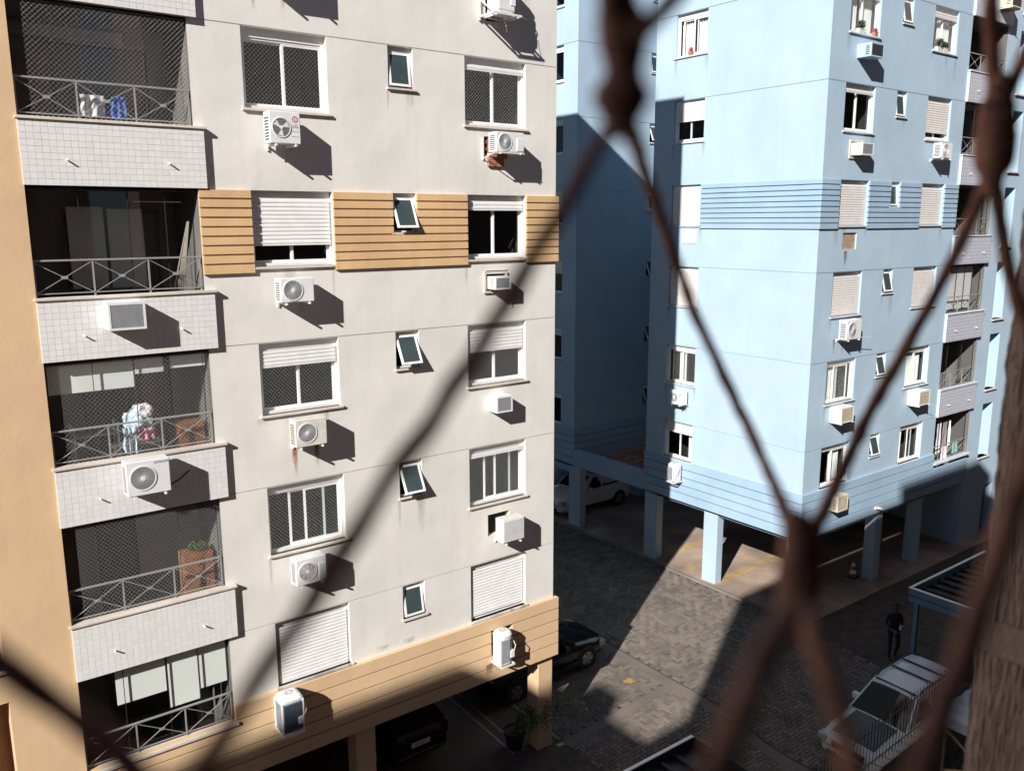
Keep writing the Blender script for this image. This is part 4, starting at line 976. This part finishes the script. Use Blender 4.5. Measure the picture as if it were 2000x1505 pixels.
for (u, lab, mt, w_, h_) in ((9.0, 'pale long garment hanging in the lowest blue-building balcony', 'clothw', .32, 1.2), (9.45, 'grey-mauve garment hanging in the lowest blue-building balcony', 'blindg', .34, 1.1), (9.8, 'narrow cream garment hanging in the lowest blue-building balcony', 'curtain', .16, 1.1)):
    draped('garment', lab, 'garment', BX+u, BY+.25, Z(5)+BZ-.35, w_, h_, mt, 3, .03)
draped('cloth', 'white cloth draped over the railing of the lowest blue balcony', 'cloth', BX+8.95, BY-.03, Z(5)+BZ-1.22, .5, .5, 'clothw', 3, .02)
draped('cloth', 'green cloth draped over the railing of the lowest blue balcony', 'cloth', BX+9.75, BY-.03, Z(5)+BZ-1.18, .38, .42, 'clothg', 2, .02)

# ------------------------------------------------------------------ building the camera looks out of
rootC = thing('apartment_building', 'brown grooved stucco wall of the building at the right edge, close to the camera', 'building', T(-12.9, -15.4, 0))
def wb(name, mat, *b): return MB().box(*[v for v in b]).build(name, mat, rootC, mtx=T(12.9, 15.4, 0))
cxx, czz = CAM.x, CAM.z; YF = -15.40
# front wall with the window opening in it
wb('wall', 'stucco', -22.9, cxx-.8, YF-.2, YF, 0, 22.1); wb('wall', 'stucco', cxx+.7, -6.8, YF-.2, YF, 0, 22.1)
wb('wall', 'stucco', cxx-.8, cxx+.7, YF-.2, YF, 0, czz-.75); wb('wall', 'stucco', cxx-.8, cxx+.7, YF-.2, YF, czz+.75, 22.1)
wb('roof_parapet', 'stucco', -12.7, -6.8, YF-.2, YF, 22.101, 22.75); wb('roof', 'stucco', -22.9, -6.8, -31, YF-.2, 21.6, 22.0)
wb('wall', 'stucco', -22.9, -22.7, -31, YF-.2, 0, 21.6); wb('wall', 'stucco', -7.0, -6.8, -31, YF-.2, 0, 21.6); wb('wall', 'stucco', -22.9, -6.8, -31.2, -31, 0, 22.1)
wb('roof_shadow_block', 'stucco', -7.9, -7.2, YF-.9, YF-.2, 22.0, 23.0)
wb('roof_shadow_block', 'stucco', -29.75, -29.0, -16.4, YF-.1, 19.6, 20.95); wb('roof_shadow_block', 'stucco', -24.2, -23.2, -18.6, -17.6, 19.6, 20.9)  # unseen roof blocks, added to cast dark blobs onto the paving
wb('wall', 'stucco', -60, -32, -31, YF, 0, 22.25); wb('wall', 'stucco', -32, -29.4, -31, YF, 0, 20.1); wb('wall', 'stucco', -29.4, -22.91, -31, -17.2, 0, 19.6)
wb('wall', 'stucco', -2.0, 34, -31, -17, 0, 33); wb('wall', 'stucco', 36, 50, -17, 40, 0, 33)  # unseen neighbour blocks, added and raised to cut sky light in the courtyard
# fluted pier beside the window, real relief
pm = MB(); X0 = cxx+1.20; yE = CAM.y+.505; zl, zh = czz-1.1, czz+.45; ny, nz = 150, 460
def relief(y, z):
    if czz-.595 < z < czz-.545: return 0.004+.0012*noise.noise(Vector((y*60, z*60, 3)))
    g1 = noise.noise(Vector((y*270, z*24, 0.0))); g2 = noise.noise(Vector((y*420, z*70, 4.0)))
    return .0036*max(-.55, g1)+.0013*g2
idx = {}
for i in range(ny+1):
    for k in range(nz+1):
        y = yE-.15*i/ny; z = zl+(zh-zl)*k/nz
        rl_ = relief(y, z); ed = .010*math.exp(-((yE-y)/.012)**2)
        idx[i, k] = len(pm.v); pm.v.append((X0-rl_+ed, y+(rl_*.8 if i == 0 else 0), z))
for i in range(ny):
    for k in range(nz): pm.f.append((idx[i, k], idx[i+1, k], idx[i+1, k+1], idx[i, k+1]))
for k in range(nz):
    a_, b_ = idx[0, k], idx[0, k+1]; va, vb = pm.v[a_], pm.v[b_]; pm.quad(va, vb, (X0+.5, yE, vb[2]), (X0+.5, yE, va[2]))
pm.build('pier_face', 'stucco', rootC, mtx=T(12.9, 15.4, 0))
wb('pier', 'stucco', X0+.02, X0+.6, YF, yE-.01, 0, 22.0)

# ------------------------------------------------------------------ twisted window grille in front of the lens
gr = thing('window_grille', 'rusty twisted wire window grille, blurred, crossing the view close up', 'grille', T(CAM.x, CAM.y, CAM.z))
def gpt(px, py, w_):
    f_ = 1665.27; return (fw + r2*((px-1000)/f_) - u2*((py-752.5)/f_))*w_
def wire(name, pts, r=.0025, tw=.0010):
    P = [gpt(*p) for p in pts]; out = []
    for a, b in zip(P, P[1:]):
        n = max(3, int((b-a).length/.003))
        for k in range(n): out.append(a.lerp(b, k/n))
    out.append(P[-1])
    for _ in range(6): out = [out[0]]+[(out[i-1]+out[i]*2+out[i+1])/4 for i in range(1, len(out)-1)]+[out[-1]]
    sd_ = random.random()*50
    q = [o+Vector((noise.noise(Vector((i*.25, sd_, 0))), 0, noise.noise(Vector((sd_, i*.25, 3)))))*tw for i, o in enumerate(out)]
    return MB().tube(q, r, 10, True, lambda k: r*(1+.22*noise.noise(Vector((k*.35, sd_, 9))))).build(name, 'rusty', gr, smooth=True)
wire('wire', [(1205, 235, .21), (1175, 275, .21), (1085, 430, .21), (950, 660, .20), (780, 910, .185), (660, 1090, .175), (520, 1310, .165), (440, 1430, .16), (330, 1600, .15)], .0022)
wire('wire', [(1222, 235, 0.221), (1245, 290, 0.276), (1300, 450, 0.368), (1350, 600, 0.396), (1440, 790, 0.405), (1510, 940, 0.368), (1548, 1040, 0.276)], 0.0026)
wire('wire', [(1240, 80, .20), (1275, 45, .20), (1320, -10, .20), (1380, -90, .20)], .0022)
wire('wire', [(1195, 20, .20), (1188, -40, .20), (1170, -100, .20)], .0026)
wire('wire', [(1930, 345, 0.420), (1905, 410, 0.420), (1850, 530, 0.434), (1780, 660, 0.434), (1700, 800, 0.434), (1640, 930, 0.406), (1590, 1040, 0.350)], 0.0032)
wire('wire', [(1940, 350, 0.420), (1955, 430, 0.420), (1965, 510, 0.420), (1985, 590, 0.420), (2030, 700, 0.420)], 0.0032)
wire('wire', [(1938, -60, 0.392), (1935, 20, 0.392), (1938, 110, 0.406), (1945, 190, 0.406)], 0.0034)
wire('wire', [(2060, 20, 0.392), (2000, 110, 0.392), (1965, 190, 0.406), (1950, 230, 0.406)], 0.0034)
wire('wire', [(1545, 1190, 0.180), (1500, 1260, 0.160), (1450, 1380, 0.145), (1400, 1500, 0.135), (1360, 1600, 0.130)], 0.0026)
wire('wire', [(1570, 1190, .20), (1605, 1290, .18), (1640, 1400, .17), (1680, 1560, .16)], .0024)
wire('wire', [(2040, 820, .20), (1990, 960, .19), (1930, 1150, .18), (1880, 1290, .17), (1830, 1410, .16), (1780, 1560, .15)], .0026)
wire('wire', [(-60, 1250, .15), (0, 1296, .15), (120, 1380, .15), (200, 1440, .15), (280, 1520, .15), (340, 1600, .15)], .0026)
def knot(pts, wk, name='twist_knot'):
    """two strands wound round each other: lumpy twisted body"""
    P = [(gpt(x, y, wk), r_) for x, y, r_ in pts]; out = []; rr = []
    for (a, ra), (b, rb) in zip(P, P[1:]):
        for k in range(10): out.append(a.lerp(b, k/10)); rr.append(ra+(rb-ra)*(k/10))
    out.append(P[-1][0]); rr.append(P[-1][1])
    m = MB(); n = len(out)
    for s_ in (0, math.pi):
        q = [o+Vector((math.cos(i*.55+s_), math.sin(i*.55+s_), 0))*rr[i]*.32 for i, o in enumerate(out)]
        m.tube(q, .004, 12, True, lambda k: rr[k]*.80)
    return m.build(name, 'rusty', gr, smooth=True)
knot([(1200, -20, .0040), (1212, 40, .0054), (1216, 80, .0057), (1218, 130, .0042), (1216, 160, .0044), (1214, 190, .0064), (1214, 222, .0044), (1214, 262, .0030)], .205)
knot([(1955, 150, .0040), (1948, 215, .0072), (1945, 265, .0086), (1942, 310, .0086), (1938, 335, .0056), (1935, 380, .0032)], .40)
knot([(1560, 1010, .0044), (1566, 1060, .0056), (1562, 1120, .0062), (1556, 1180, .0052), (1552, 1240, .0044)], .25)

# ------------------------------------------------------------------ cars
def car(label, paint, mtx, L_=4.3, W=1.8, Hh=1.66, suv=True, hood_mat=None, rear_plate=None, rails=True):
    """front at +x = 0, body runs to +x = L_; y centred; z up"""
    root = thing('parked_car', label, 'car', mtx)
    hw = W/2; zb = .24; beltF, beltR = (1.02, 1.10) if suv else (.92, .98)
    hoodF = .84 if suv else .70
    st_ = [(0.0, .80, .46, .66), (.05, .88, .32, hoodF-.06), (.18, .95, .24, hoodF+.02), (.55, 1.0, .22, hoodF+.09), (1.05, 1.0, .22, beltF-.04), (1.35, 1.0, .22, beltF), (2.4, 1.0, .22, (beltF+beltR)/2), (L_-.75, 1.0, .22, beltR), (L_-.2, .96, .24, beltR-.02), (L_-.05, .90, .32, beltR-.08), (L_, .82, .44, .80)]
    bm = bmesh.new(); rings = []
    for x, kw, z0, z1 in st_:
        w_ = hw*kw; ring = []
        zm = z0+(z1-z0)*.55
        for (yy, zz) in ((-.70, z0), (-.95, z0+.05), (-1.0, z0+.16), (-1.0, zm), (-.975, z1-.10), (-.90, z1-.025), (-.70, z1+.012), (-.3, z1+.035), (.3, z1+.035), (.70, z1+.012), (.90, z1-.025), (.975, z1-.10), (1.0, zm), (1.0, z0+.16), (.95, z0+.05), (.70, z0)):
            ring.append(bm.verts.new((x, yy*w_, zz)))
        rings.append(ring)
    n = len(rings[0])
    for a, b in zip(rings, rings[1:]):
        for k in range(n): bm.faces.new((a[k], b[k], b[(k+1) % n], a[(k+1) % n]))
    bm.faces.new(rings[0]); bm.faces.new(list(reversed(rings[-1])))
    bmesh.ops.recalc_face_normals(bm, faces=bm.faces)
    me = bpy.data.meshes.new('body'); bm.to_mesh(me); bm.free(); body = place('body', me, paint, root, smooth=True)
    # greenhouse
    x0, x1, x2, x3 = (1.20, 1.95, L_-.55, L_-.06) if suv else (1.15, 1.95, L_-1.35, L_-.45)
    wb_, wt = hw*.93, hw*.70; zr = Hh
    gm = bmesh.new(); gs = []
    for x, w_, z in ((x0, wb_, beltF-.03), (x1, wt, zr-.05), (x1+.5, wt*1.03, zr), ((x1+x2)/2+.3, wt*1.03, zr+.01), (x2, wt*.98, zr-.05), (x3, wb_*.96, beltR-.02)):
        gs.append((x, w_, z))
    top = [[gm.verts.new((x, s_*w_, z)) for s_ in (-1, -.6, 0, .6, 1)] for x, w_, z in gs]
    for r_, (x, w_, z) in zip(top, gs):
        for v, c in zip(r_, (0, .035, .045, .035, 0)): v.co.z += c
    for a, b in zip(top, top[1:]):
        for k in range(4): gm.faces.new((a[k], a[k+1], b[k+1], b[k]))
    for s_, k in ((-1, 0), (1, 4)):
        low = [gm.verts.new((x, s_*wb_*(1 if i else 1), beltF-.03+(beltR-beltF)*(x-x0)/(x3-x0))) for i, (x, w_, z) in enumerate(gs)]
        for i in range(5):
            f = [top[i][k], top[i+1][k], low[i+1], low[i]]
            if i == 0: f = [top[0][k], top[1][k], low[1]]
            if i == 4: f = [top[4][k], top[5][k], low[4]]
            gm.faces.new(f if s_ < 0 else list(reversed(f)))
    bmesh.ops.remove_doubles(gm, verts=gm.verts, dist=.001); bmesh.ops.recalc_face_normals(gm, faces=gm.faces)
    me = bpy.data.meshes.new('cabin'); gm.to_mesh(me); gm.free(); place('cabin', me, paint, root)
    def lerp(a, b, t): return tuple(p+(q-p)*t for p, q in zip(a, b))
    def patch(name, mat, a, b, c, d, off, sub=1):
        a, b, c, d = map(Vector, (a, b, c, d)); nn = (b-a).cross(d-a).normalized()*off
        return MB().quad(a+nn, b+nn, c+nn, d+nn).build(name, mat, root)
    i_ = .93
    nn_ = MB()   # windscreen: curved strip
    for k in range(6):
        s0, s1 = -1+2*k/6, -1+2*(k+1)/6
        def wp(s_, t): 
            x = x0+(x1-x0)*t; wv = (wb_+(wt-wb_)*t)*.93; z = (beltF-.03)+(zr-.05-beltF+.03)*t
            cz = (.045*(1-s_*s_))
            return (x-.012-.0*(1-s_*s_), s_*wv, z+cz+.008)
        nn_.quad(wp(s0, .06), wp(s0, .93), wp(s1, .93), wp(s1, .06))
    nn_.build('windscreen', 'carglass', root)
    nr = MB()
    for k in range(6):
        s0, s1 = -1+2*k/6, -1+2*(k+1)/6
        def rp(s_, t):
            x = x3+(x2-x3)*t; wv = (wb_*.96+(wt*.98-wb_*.96)*t)*.88; z = (beltR-.02)+(zr-.05-beltR+.02)*t
            return (x+.014, s_*wv, z+.045*(1-s_*s_)+.006)
        nr.quad(rp(s0, .12), rp(s1, .12), rp(s1, .90), rp(s0, .90))
    nr.build('rear_window', 'carglass', root)
    for s_ in (-1, 1):
        def sp(x, t):
            zb_ = beltF+(beltR-beltF)*(x-x0)/(x3-x0)
            return (x, s_*(wb_+(wt*1.02-wb_)*t+.006), zb_-.03+(zr-.05-zb_+.03)*t)
        for (a, b, c, d) in ((x0+.34, x1+.10, (x0+L_)/2-.32, (x0+L_)/2-.32), ((x0+L_)/2-.24, (x0+L_)/2-.24, x2-.15, x2-.20)):
            MB().quad(sp(a, .08), sp(d if False else c, .08), sp(c, .86), sp(b, .86)).build('side_window', 'carglass', root)
        MB().cbox(x0+.42, x0+.56, s_*(hw+.02)-.10, s_*(hw+.02)+.10, beltF-.02, beltF+.15, .03).build('mirror', paint, root)
        if rails:
            MB().tube([(x1+.15, s_*wt*.95, zr+.0), (x1+.3, s_*wt*.95, zr+.06), (x2-.2, s_*wt*.95, zr+.06), (x2-.05, s_*wt*.95, zr-.0)], .02, 6).build('roof_rail', 'black', root)
        for x in (.80, L_-.82):
            wh = MB().disc((x, s_*(hw-.21), .33), 0, .335, 'y', 26, .22*s_).build('wheel', 'tyre', root)
            MB().disc((x, s_*(hw+.012), .33), 0, .21, 'y', 20, .006*s_).build('rim', 'rim', wh)
            sp_ = MB()
            for k in range(5):
                t = k*1.2566; sp_.quad((x+.05*math.cos(t+1.57), s_*(hw+.022), .33+.05*math.sin(t+1.57)), (x+.2*math.cos(t+.2), s_*(hw+.022), .33+.2*math.sin(t+.2)), (x+.2*math.cos(t-.2), s_*(hw+.022), .33+.2*math.sin(t-.2)))
            sp_.build('spokes', 'acdark', wh)
            ar = MB(); ar.disc((x, s_*(hw+.003), .34), .30, .39, 'y', 26, .006*s_); ar.build('wheel_arch', 'black', root)
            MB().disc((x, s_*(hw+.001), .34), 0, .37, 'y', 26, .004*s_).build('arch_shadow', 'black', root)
        MB().cbox(-.005 if suv else 0.02, .26, s_*hw*.86-.15, s_*hw*.86+.11, hoodF-.22, hoodF-.05, .03).build('headlight', 'lamp', root)
        MB().cbox(L_-.14, L_-.005, s_*hw*.82-.10, s_*hw*.82+.10, .72, beltR-.06, .03).build('tail_light', 'lampred', root)
    if rails:
        for x in (x1+.75, x2-.55): MB().cbox(x-.03, x+.03, -wt*.95, wt*.95, zr+.055, zr+.085, .006).build('roof_bar', 'black', root)
        MB().cbox(x1+.02, x1+.06, -wt*.9, wt*.9, zr-.02, zr+.02, .004).build('roof_trim', 'black', root)
    MB().box(1.05, L_-1.1, -hw-.006, hw+.006, .24, .40).build('side_skirt', 'black', root)
    MB().cbox(-.03, .03, -hw*.5, hw*.5, hoodF-.24, hoodF-.08, .01).build('grille', 'black', root)
    MB().cbox(-.035, .05, -hw*.66, hw*.66, .34, .48, .01).build('bumper_intake', 'black', root)
    MB().disc((-.045, 0, hoodF-.15), 0, .055, 'x', 14, .02).build('emblem', 'chrome', root)
    if hood_mat:
        hm_ = MB()
        for (xa, xb, za, zb_) in ((.20, .55, hoodF+.02, hoodF+.09), (.55, 1.05, hoodF+.09, beltF-.04), (1.05, 1.30, beltF-.04, beltF-.01)):
            hm_.quad((xa, -hw*.66, za+.028), (xa, -hw*.3, za+.044), (xb, -hw*.3, zb_+.044), (xb, -hw*.66, zb_+.028)); hm_.quad((xa, -hw*.3, za+.044), (xa, hw*.3, za+.044), (xb, hw*.3, zb_+.044), (xb, -hw*.3, zb_+.044)); hm_.quad((xa, hw*.3, za+.044), (xa, hw*.66, za+.028), (xb, hw*.66, zb_+.028), (xb, hw*.3, zb_+.044))
        hm_.build('bonnet', hood_mat, root)
    for xx, sgn in ((-.045, -90), (L_+.012, 90)):
        pl = MB().box(-.26, .26, -.006, .006, -.065, .065).build('number_plate', 'plate', root, mtx=T(xx, 0, .56 if sgn < 0 else .72) @ Matrix.Rotation(R(sgn), 4, 'Z'))
        if rear_plate and sgn > 0: text(pl, rear_plate, .105, 'ink', T(0, -.008, 0))
    MB().box(L_-.02, L_+.014, -hw*.75, hw*.75, .44, .47).build('bumper_trim', 'chrome', root)
    return root
cm = T(5.42, -5.02, 0) @ Matrix.Rotation(R(-2), 4, 'Z')
s1 = T(0, 0, gz(5.42)) 
car('white sport utility car with dark bonnet and roof rails parked behind the iron fence', 'carwhite', T(5.02, -5.32, gz(5.02, -5)+.02) @ Matrix.Rotation(R(-2), 4, 'Z') @ Matrix.Rotation(-math.atan(.0657), 4, 'Y'), W=1.74, hood_mat='carnavy')
car('white car parked in shade under the far wing behind a blue pillar', 'carwhite', T(9.95, 12.35, .70), rails=False)
car('black hatchback with number plate parked under the cream building', 'carblack', T(-3.2, 1.25+4.2, .015) @ Matrix.Rotation(R(-90), 4, 'Z'), L_=4.2, W=1.76, Hh=1.5, suv=True, rear_plate='JCA2J05', rails=False)
car('black sedan in shadow beside the cream building corner', 'carblack', T(3.95, 3.0, gz(3.95)) @ Matrix.Rotation(R(180), 4, 'Z') @ Matrix.Rotation(math.atan(.0657), 4, 'Y'), L_=4.3, W=1.74, Hh=1.42, suv=False, rails=False)

# ------------------------------------------------------------------ carports, shelter
def carport(label, x0, x1, y0, y1, z, posts, fascia=.38, nrib=10, mat='roofsheet', fmat='bluesteel', gap=.0, edge='white'):
    t = thing('carport', label, 'carport', T(x0, y0, 0)); w_, d_ = x1-x0, y1-y0
    m = MB()
    m.box(0, .06, 0, d_, z-fascia, z).box(w_-.06, w_, 0, d_, z-fascia, z).box(.06, w_-.06, d_-.06, d_, z-fascia, z).box(.06, w_-.06, 0, .06, z-fascia, z); m.build('fascia', fmat, t)
    e = MB().box(-.015, .075, -.015, d_+.015, z, z+.022).box(.075, w_-.06, d_-.06, d_+.015, z, z+.022); e.build('edge_trim', edge, t)
    MB().box(-.012, 0, 0, d_, z-fascia*.55, z-fascia*.50).build('fascia_line', 'blackmetal', t)
    MB().quad((.06, .06, z-.22), (w_-.06, .06, z-.22), (w_-.06, d_-.06, z-.22), (.06, d_-.06, z-.22)).build('roof_pan', mat, t)
    for k in range(nrib):
        x = .18+(w_-.4)*k/nrib
        MB().tube([(x, .07, z-.17), (x, d_-.07, z-.17)], .05, 8).build('roof_rib', mat if k % 1 == 0 else mat, t)
    for (px, py) in posts: MB().cbox(px-x0-.06, px-x0+.06, py-y0-.06, py-y0+.06, gz(px)-.05, z-fascia, .008).build('post', fmat, t)
    return t
carport('blue carport with dark ribbed roof at the right, above the white car', 9.46, 13.95, -8.2, -4.22, 3.34, ((9.62, -4.4), (13.7, -4.4), (9.62, -7.9), (13.7, -7.9)), nrib=9)
carport('dark ribbed carport roof with pale edge at the bottom centre', -4.2, 0.07, -8.4, -4.62, 2.70, ((-.1, -4.8), (-4, -4.8), (-.1, -8.2), (-4, -8.2)), nrib=9, fmat='roofsheet')
sh = thing('shelter', 'white corrugated shelter roof on tan tubes at the lower right', 'shelter', T(4.8, -9.6, 0))
m = MB(); nc = 40
for k in range(nc):
    xa, xb = 3.4*k/nc, 3.4*(k+1)/nc; za, zb_ = .03*math.sin(k*1.3), .03*math.sin((k+1)*1.3)
    m.quad((xa, 0, 2.72+za), (xb, 0, 2.72+zb_), (xb, 2.2, 2.86+zb_), (xa, 2.2, 2.86+za))
m.build('roof_sheet', 'whitesheet', sh); MB().box(-.02, 0, 0, 2.2, 2.62, 2.85).build('roof_edge', 'whitesheet', sh)
for (a, b) in (((.1, 2.0, .3), (.1, 2.0, 2.7)), ((.1, .1, .3), (.1, .1, 2.7)), ((.1, 2.0, 2.5), (.1, 1.1, 1.9)), ((.1, .2, 2.5), (.1, 1.1, 1.9)), ((.1, 1.1, 1.9), (.1, 1.1, .3)), ((.1, 2., 1.5), (.1, 1.1, 1.9)), ((.1, 1.1, 1.9), (.1, .2, 1.5)), ((3.2, 2, .5), (3.2, 2, 2.7)), ((.1, 2., 1.4), (.1, 1.1, 1.2))):
    MB().tube([a, b], .03, 6).build('tube', 'tanmetal', sh)

# ------------------------------------------------------------------ iron fence on its coping
fn = thing('iron_fence', 'black iron bar fence with pointed tops on a low tiled wall before the white car', 'fence', T(2, -6.36, gz(2, -6.4)))
YW = 0; xs_ = [k*.14 for k in range(0, 64)]
def fz(x): return .0657*x+1.18
m = MB(); m.quad((0, -.12, fz(0)), (9, -.12, fz(9)), (9, .12, fz(9)), (0, .12, fz(0))); m.quad((0, .12, -.2), (9, .12, .1), (9, .12, fz(9)), (0, .12, fz(0))); m.quad((0, -.12, -.2), (9, -.12, .1), (9, -.12, fz(9)), (0, -.12, fz(0))); m.build('low_wall', 'kerb', fn)
for k in range(22):
    x = k*.4; MB().cbox(x+.005, x+.395, -.15, .15, fz(x+.2)+.002, fz(x+.2)+.035, .006).build('coping_tile', 'sill', fn)
bar = MB(); bar.tube([(0, 0, .03), (0, 0, 1.16)], .008, 5); bar.tube([(0, 0, 1.16), (0, 0, 1.24)], .012, 5, True, lambda k: .012 if k == 0 else .001); bme = bar.mesh('bar')
for x in xs_: place('bar', bme, 'blackmetal', fn, loc=(x, 0, fz(x)))
for hgt in (.18, 1.02):
    MB().tube([(0, 0, fz(0)+hgt), (9, 0, fz(9)+hgt)], .014, 4).build('fence_rail', 'blackmetal', fn)

# ------------------------------------------------------------------ traffic cone
cn = thing('traffic_cone', 'orange and white striped traffic cone standing under the blue building', 'traffic cone', T(14.55, .45, .70))
MB().cbox(-.17, .17, -.17, .17, 0, .04, .008).build('base', 'black', cn)
zz = [.04, .17, .30, .43, .56, .70]
for k in range(5):
    ra, rb = .14-.115*(zz[k]-.04)/.66, .14-.115*(zz[k+1]-.04)/.66
    m = MB(); n = 20
    for q in range(n):
        a, b = 2*math.pi*q/n, 2*math.pi*(q+1)/n
        m.quad((ra*math.cos(a), ra*math.sin(a), zz[k]), (ra*math.cos(b), ra*math.sin(b), zz[k]), (rb*math.cos(b), rb*math.sin(b), zz[k+1]), (rb*math.cos(a), rb*math.sin(a), zz[k+1]))
    if k == 4: m.disc((0, 0, zz[5]), 0, rb, 'z', 16, .004)
    m.build('stripe', 'conered' if k % 2 == 0 else 'white', cn)

# ------------------------------------------------------------------ planter shrub at the cream corner pillar
sb = thing('potted_shrub', 'leafy shrub in a dark pot beside the cream building corner pillar', 'plant', T(-.80, .55, .015))
m = MB(); n = 20
for (ra, rb, za, zb_) in ((.20, .28, 0, .42), (.30, .30, .42, .48)):
    for q in range(n):
        a, b = 2*math.pi*q/n, 2*math.pi*(q+1)/n
        m.quad((ra*math.cos(a), ra*math.sin(a), za), (ra*math.cos(b), ra*math.sin(b), za), (rb*math.cos(b), rb*math.sin(b), zb_), (rb*math.cos(a), rb*math.sin(a), zb_))
m.build('pot', 'black', sb); MB().disc((0, 0, .44), 0, .27, 'z', 20, .01).build('soil', 'soil', sb)
br = MB(); lf = MB()
for k in range(22):
    t = random.random()*6.28; ln = random.uniform(.6, 1.5); tip = Vector((math.cos(t)*ln*.6+.40*ln, math.sin(t)*ln*.45-.62*ln, .40+ln*.62)); mid = Vector((tip.x*.3, tip.y*.3, .45+ln*.5))
    pts = [Vector((0, 0, .42)).lerp(mid, q/4) for q in range(4)]+[mid.lerp(tip, q/5) for q in range(6)]
    br.tube(pts, .008, 5, True, lambda i: .010-.0008*i)
    for q in range(26):
        p = mid.lerp(tip, random.random()**.7)+Vector((random.gauss(0, .05), random.gauss(0, .05), random.gauss(0, .05)))
        a = Vector((random.gauss(0, 1), random.gauss(0, 1), random.gauss(0, .6))).normalized(); b = a.orthogonal().normalized(); L2 = random.uniform(.045, .085)
        lf.quad(p, p+a*L2*.5+b*L2*.35, p+a*L2*1.2, p+a*L2*.5-b*L2*.35)
br.build('stem', 'soil', sb); lf.build('foliage', 'leaf', sb)

# ------------------------------------------------------------------ person beside the carport post
def person(label, x, y, z, rz):
    me = bpy.data.meshes.new('person'); V = []; E_ = []; RR = []
    def v(co, r, par=None):
        V.append(co); RR.append(r); 
        if par is not None: E_.append((par, len(V)-1))
        return len(V)-1
    pel = v((0, 0, .96), .135); sp1 = v((0, .0, 1.14), .125, pel); ch_ = v((0, .01, 1.32), .150, sp1); nk0 = v((0, .0, 1.46), .085, ch_); nk = v((0, -.01, 1.52), .052, nk0); hd0 = v((0, -.02, 1.58), .075, nk); hd1 = v((0, -.03, 1.66), .092, hd0); hd2 = v((0, -.02, 1.74), .070, hd1)
    for s_ in (-1, 1):
        hp = v((s_*.095, 0, .90), .095, pel); kn = v((s_*(.11+.02*s_), -.04-.03*s_, .50), .062, hp); an = v((s_*.12, .0+.06*s_, .09), .042, kn); toe = v((s_*.14, -.14+.06*s_, .035), .035, an)
        sh_ = v((s_*.175, .01, 1.42), .068, ch_); el = v((s_*.24, .03, 1.14), .045, sh_)
        wr = v((s_*.17, -.20, 1.10 if s_ > 0 else 1.02), .030, el); pa = v((s_*.12, -.27, 1.12 if s_ > 0 else 1.0), .034, wr)
        for k in range(4): f1 = v((s_*(.10-.02*k+.03), -.33, (1.14 if s_ > 0 else 1.0)+.018*(k-1.5)), .010, pa); v((s_*(.08-.02*k+.03), -.36-.005*k, (1.12 if s_ > 0 else .98)+.016*(k-1.5)), .009, f1)
        v((s_*.09, -.27, 1.16 if s_ > 0 else 1.05), .011, pa)
    me.from_pydata(V, E_, []); o = bpy.data.objects.new('person', me); COL.objects.link(o)
    md = o.modifiers.new('s', 'SKIN'); 
    for i, sv in enumerate(me.skin_vertices[0].data): sv.radius = (RR[i], RR[i]*.85 if V[i][2] > 0.95 and V[i][2] < 1.5 else RR[i]); sv.use_root = (i == 0)
    o.modifiers.new('sub', 'SUBSURF').levels = 2; o.modifiers['sub'].render_levels = 2
    dg = bpy.context.evaluated_depsgraph_get(); m2 = bpy.data.meshes.new_from_object(o.evaluated_get(dg)); bpy.data.objects.remove(o)
    m2.materials.clear()
    for k in ('blackcloth', 'shaded_skin', 'black'): m2.materials.append(M[k])
    for p in m2.polygons:
        c = p.center; p.use_smooth = True
        p.material_index = 1 if (c.z > 1.485 or (c.y < -.16 and .9 < c.z < 1.25)) else (2 if c.z < .09 else 0)
    o = bpy.data.objects.new('person', m2); COL.objects.link(o); o.location = (x, y, z); o.rotation_euler.z = rz
    tag(o, label, 'person')
    bm = bmesh.new(); bmesh.ops.create_icosphere(bm, subdivisions=3, radius=.104)
    for q in list(bm.verts):
        if q.co.y < -.03 and q.co.z < .035: bm.verts.remove(q)
    for q in bm.verts: q.co = Vector((q.co.x*.92, q.co.y*1.0-.015, q.co.z*1.05+1.69))
    hme = bpy.data.meshes.new('hair'); bm.to_mesh(hme); bm.free(); place('hair', hme, 'hair', o, smooth=True)
    fa = MB()
    for s_ in (-1, 1): fa.disc((s_*.034, -.128, 1.675), 0, .010, 'y', 8, .006)
    fa.box(-.022, .022, -.128, -.115, 1.595, 1.603); fa.build('eyes_and_mouth', 'hair', o); MB().quad((-.014, -.122, 1.635), (.014, -.122, 1.635), (0, -.118, 1.68)).quad((-.014, -.122, 1.635), (0, -.145, 1.635), (0, -.118, 1.68)).quad((.014, -.122, 1.635), (0, -.145, 1.635), (0, -.118, 1.68)).build('nose', 'shaded_skin', o)
    ph = MB().cbox(-.04, .04, -.37, -.36, 1.10, 1.24, .004).build('phone', 'white'); ph.location = (x, y, z); ph.rotation_euler.z = rz
    tag(ph, 'small pale phone held by the person in black', 'phone')
person('person in black clothes standing by the blue carport post', 10.36, -3.42, gz(10.36, -3.42), R(-35))
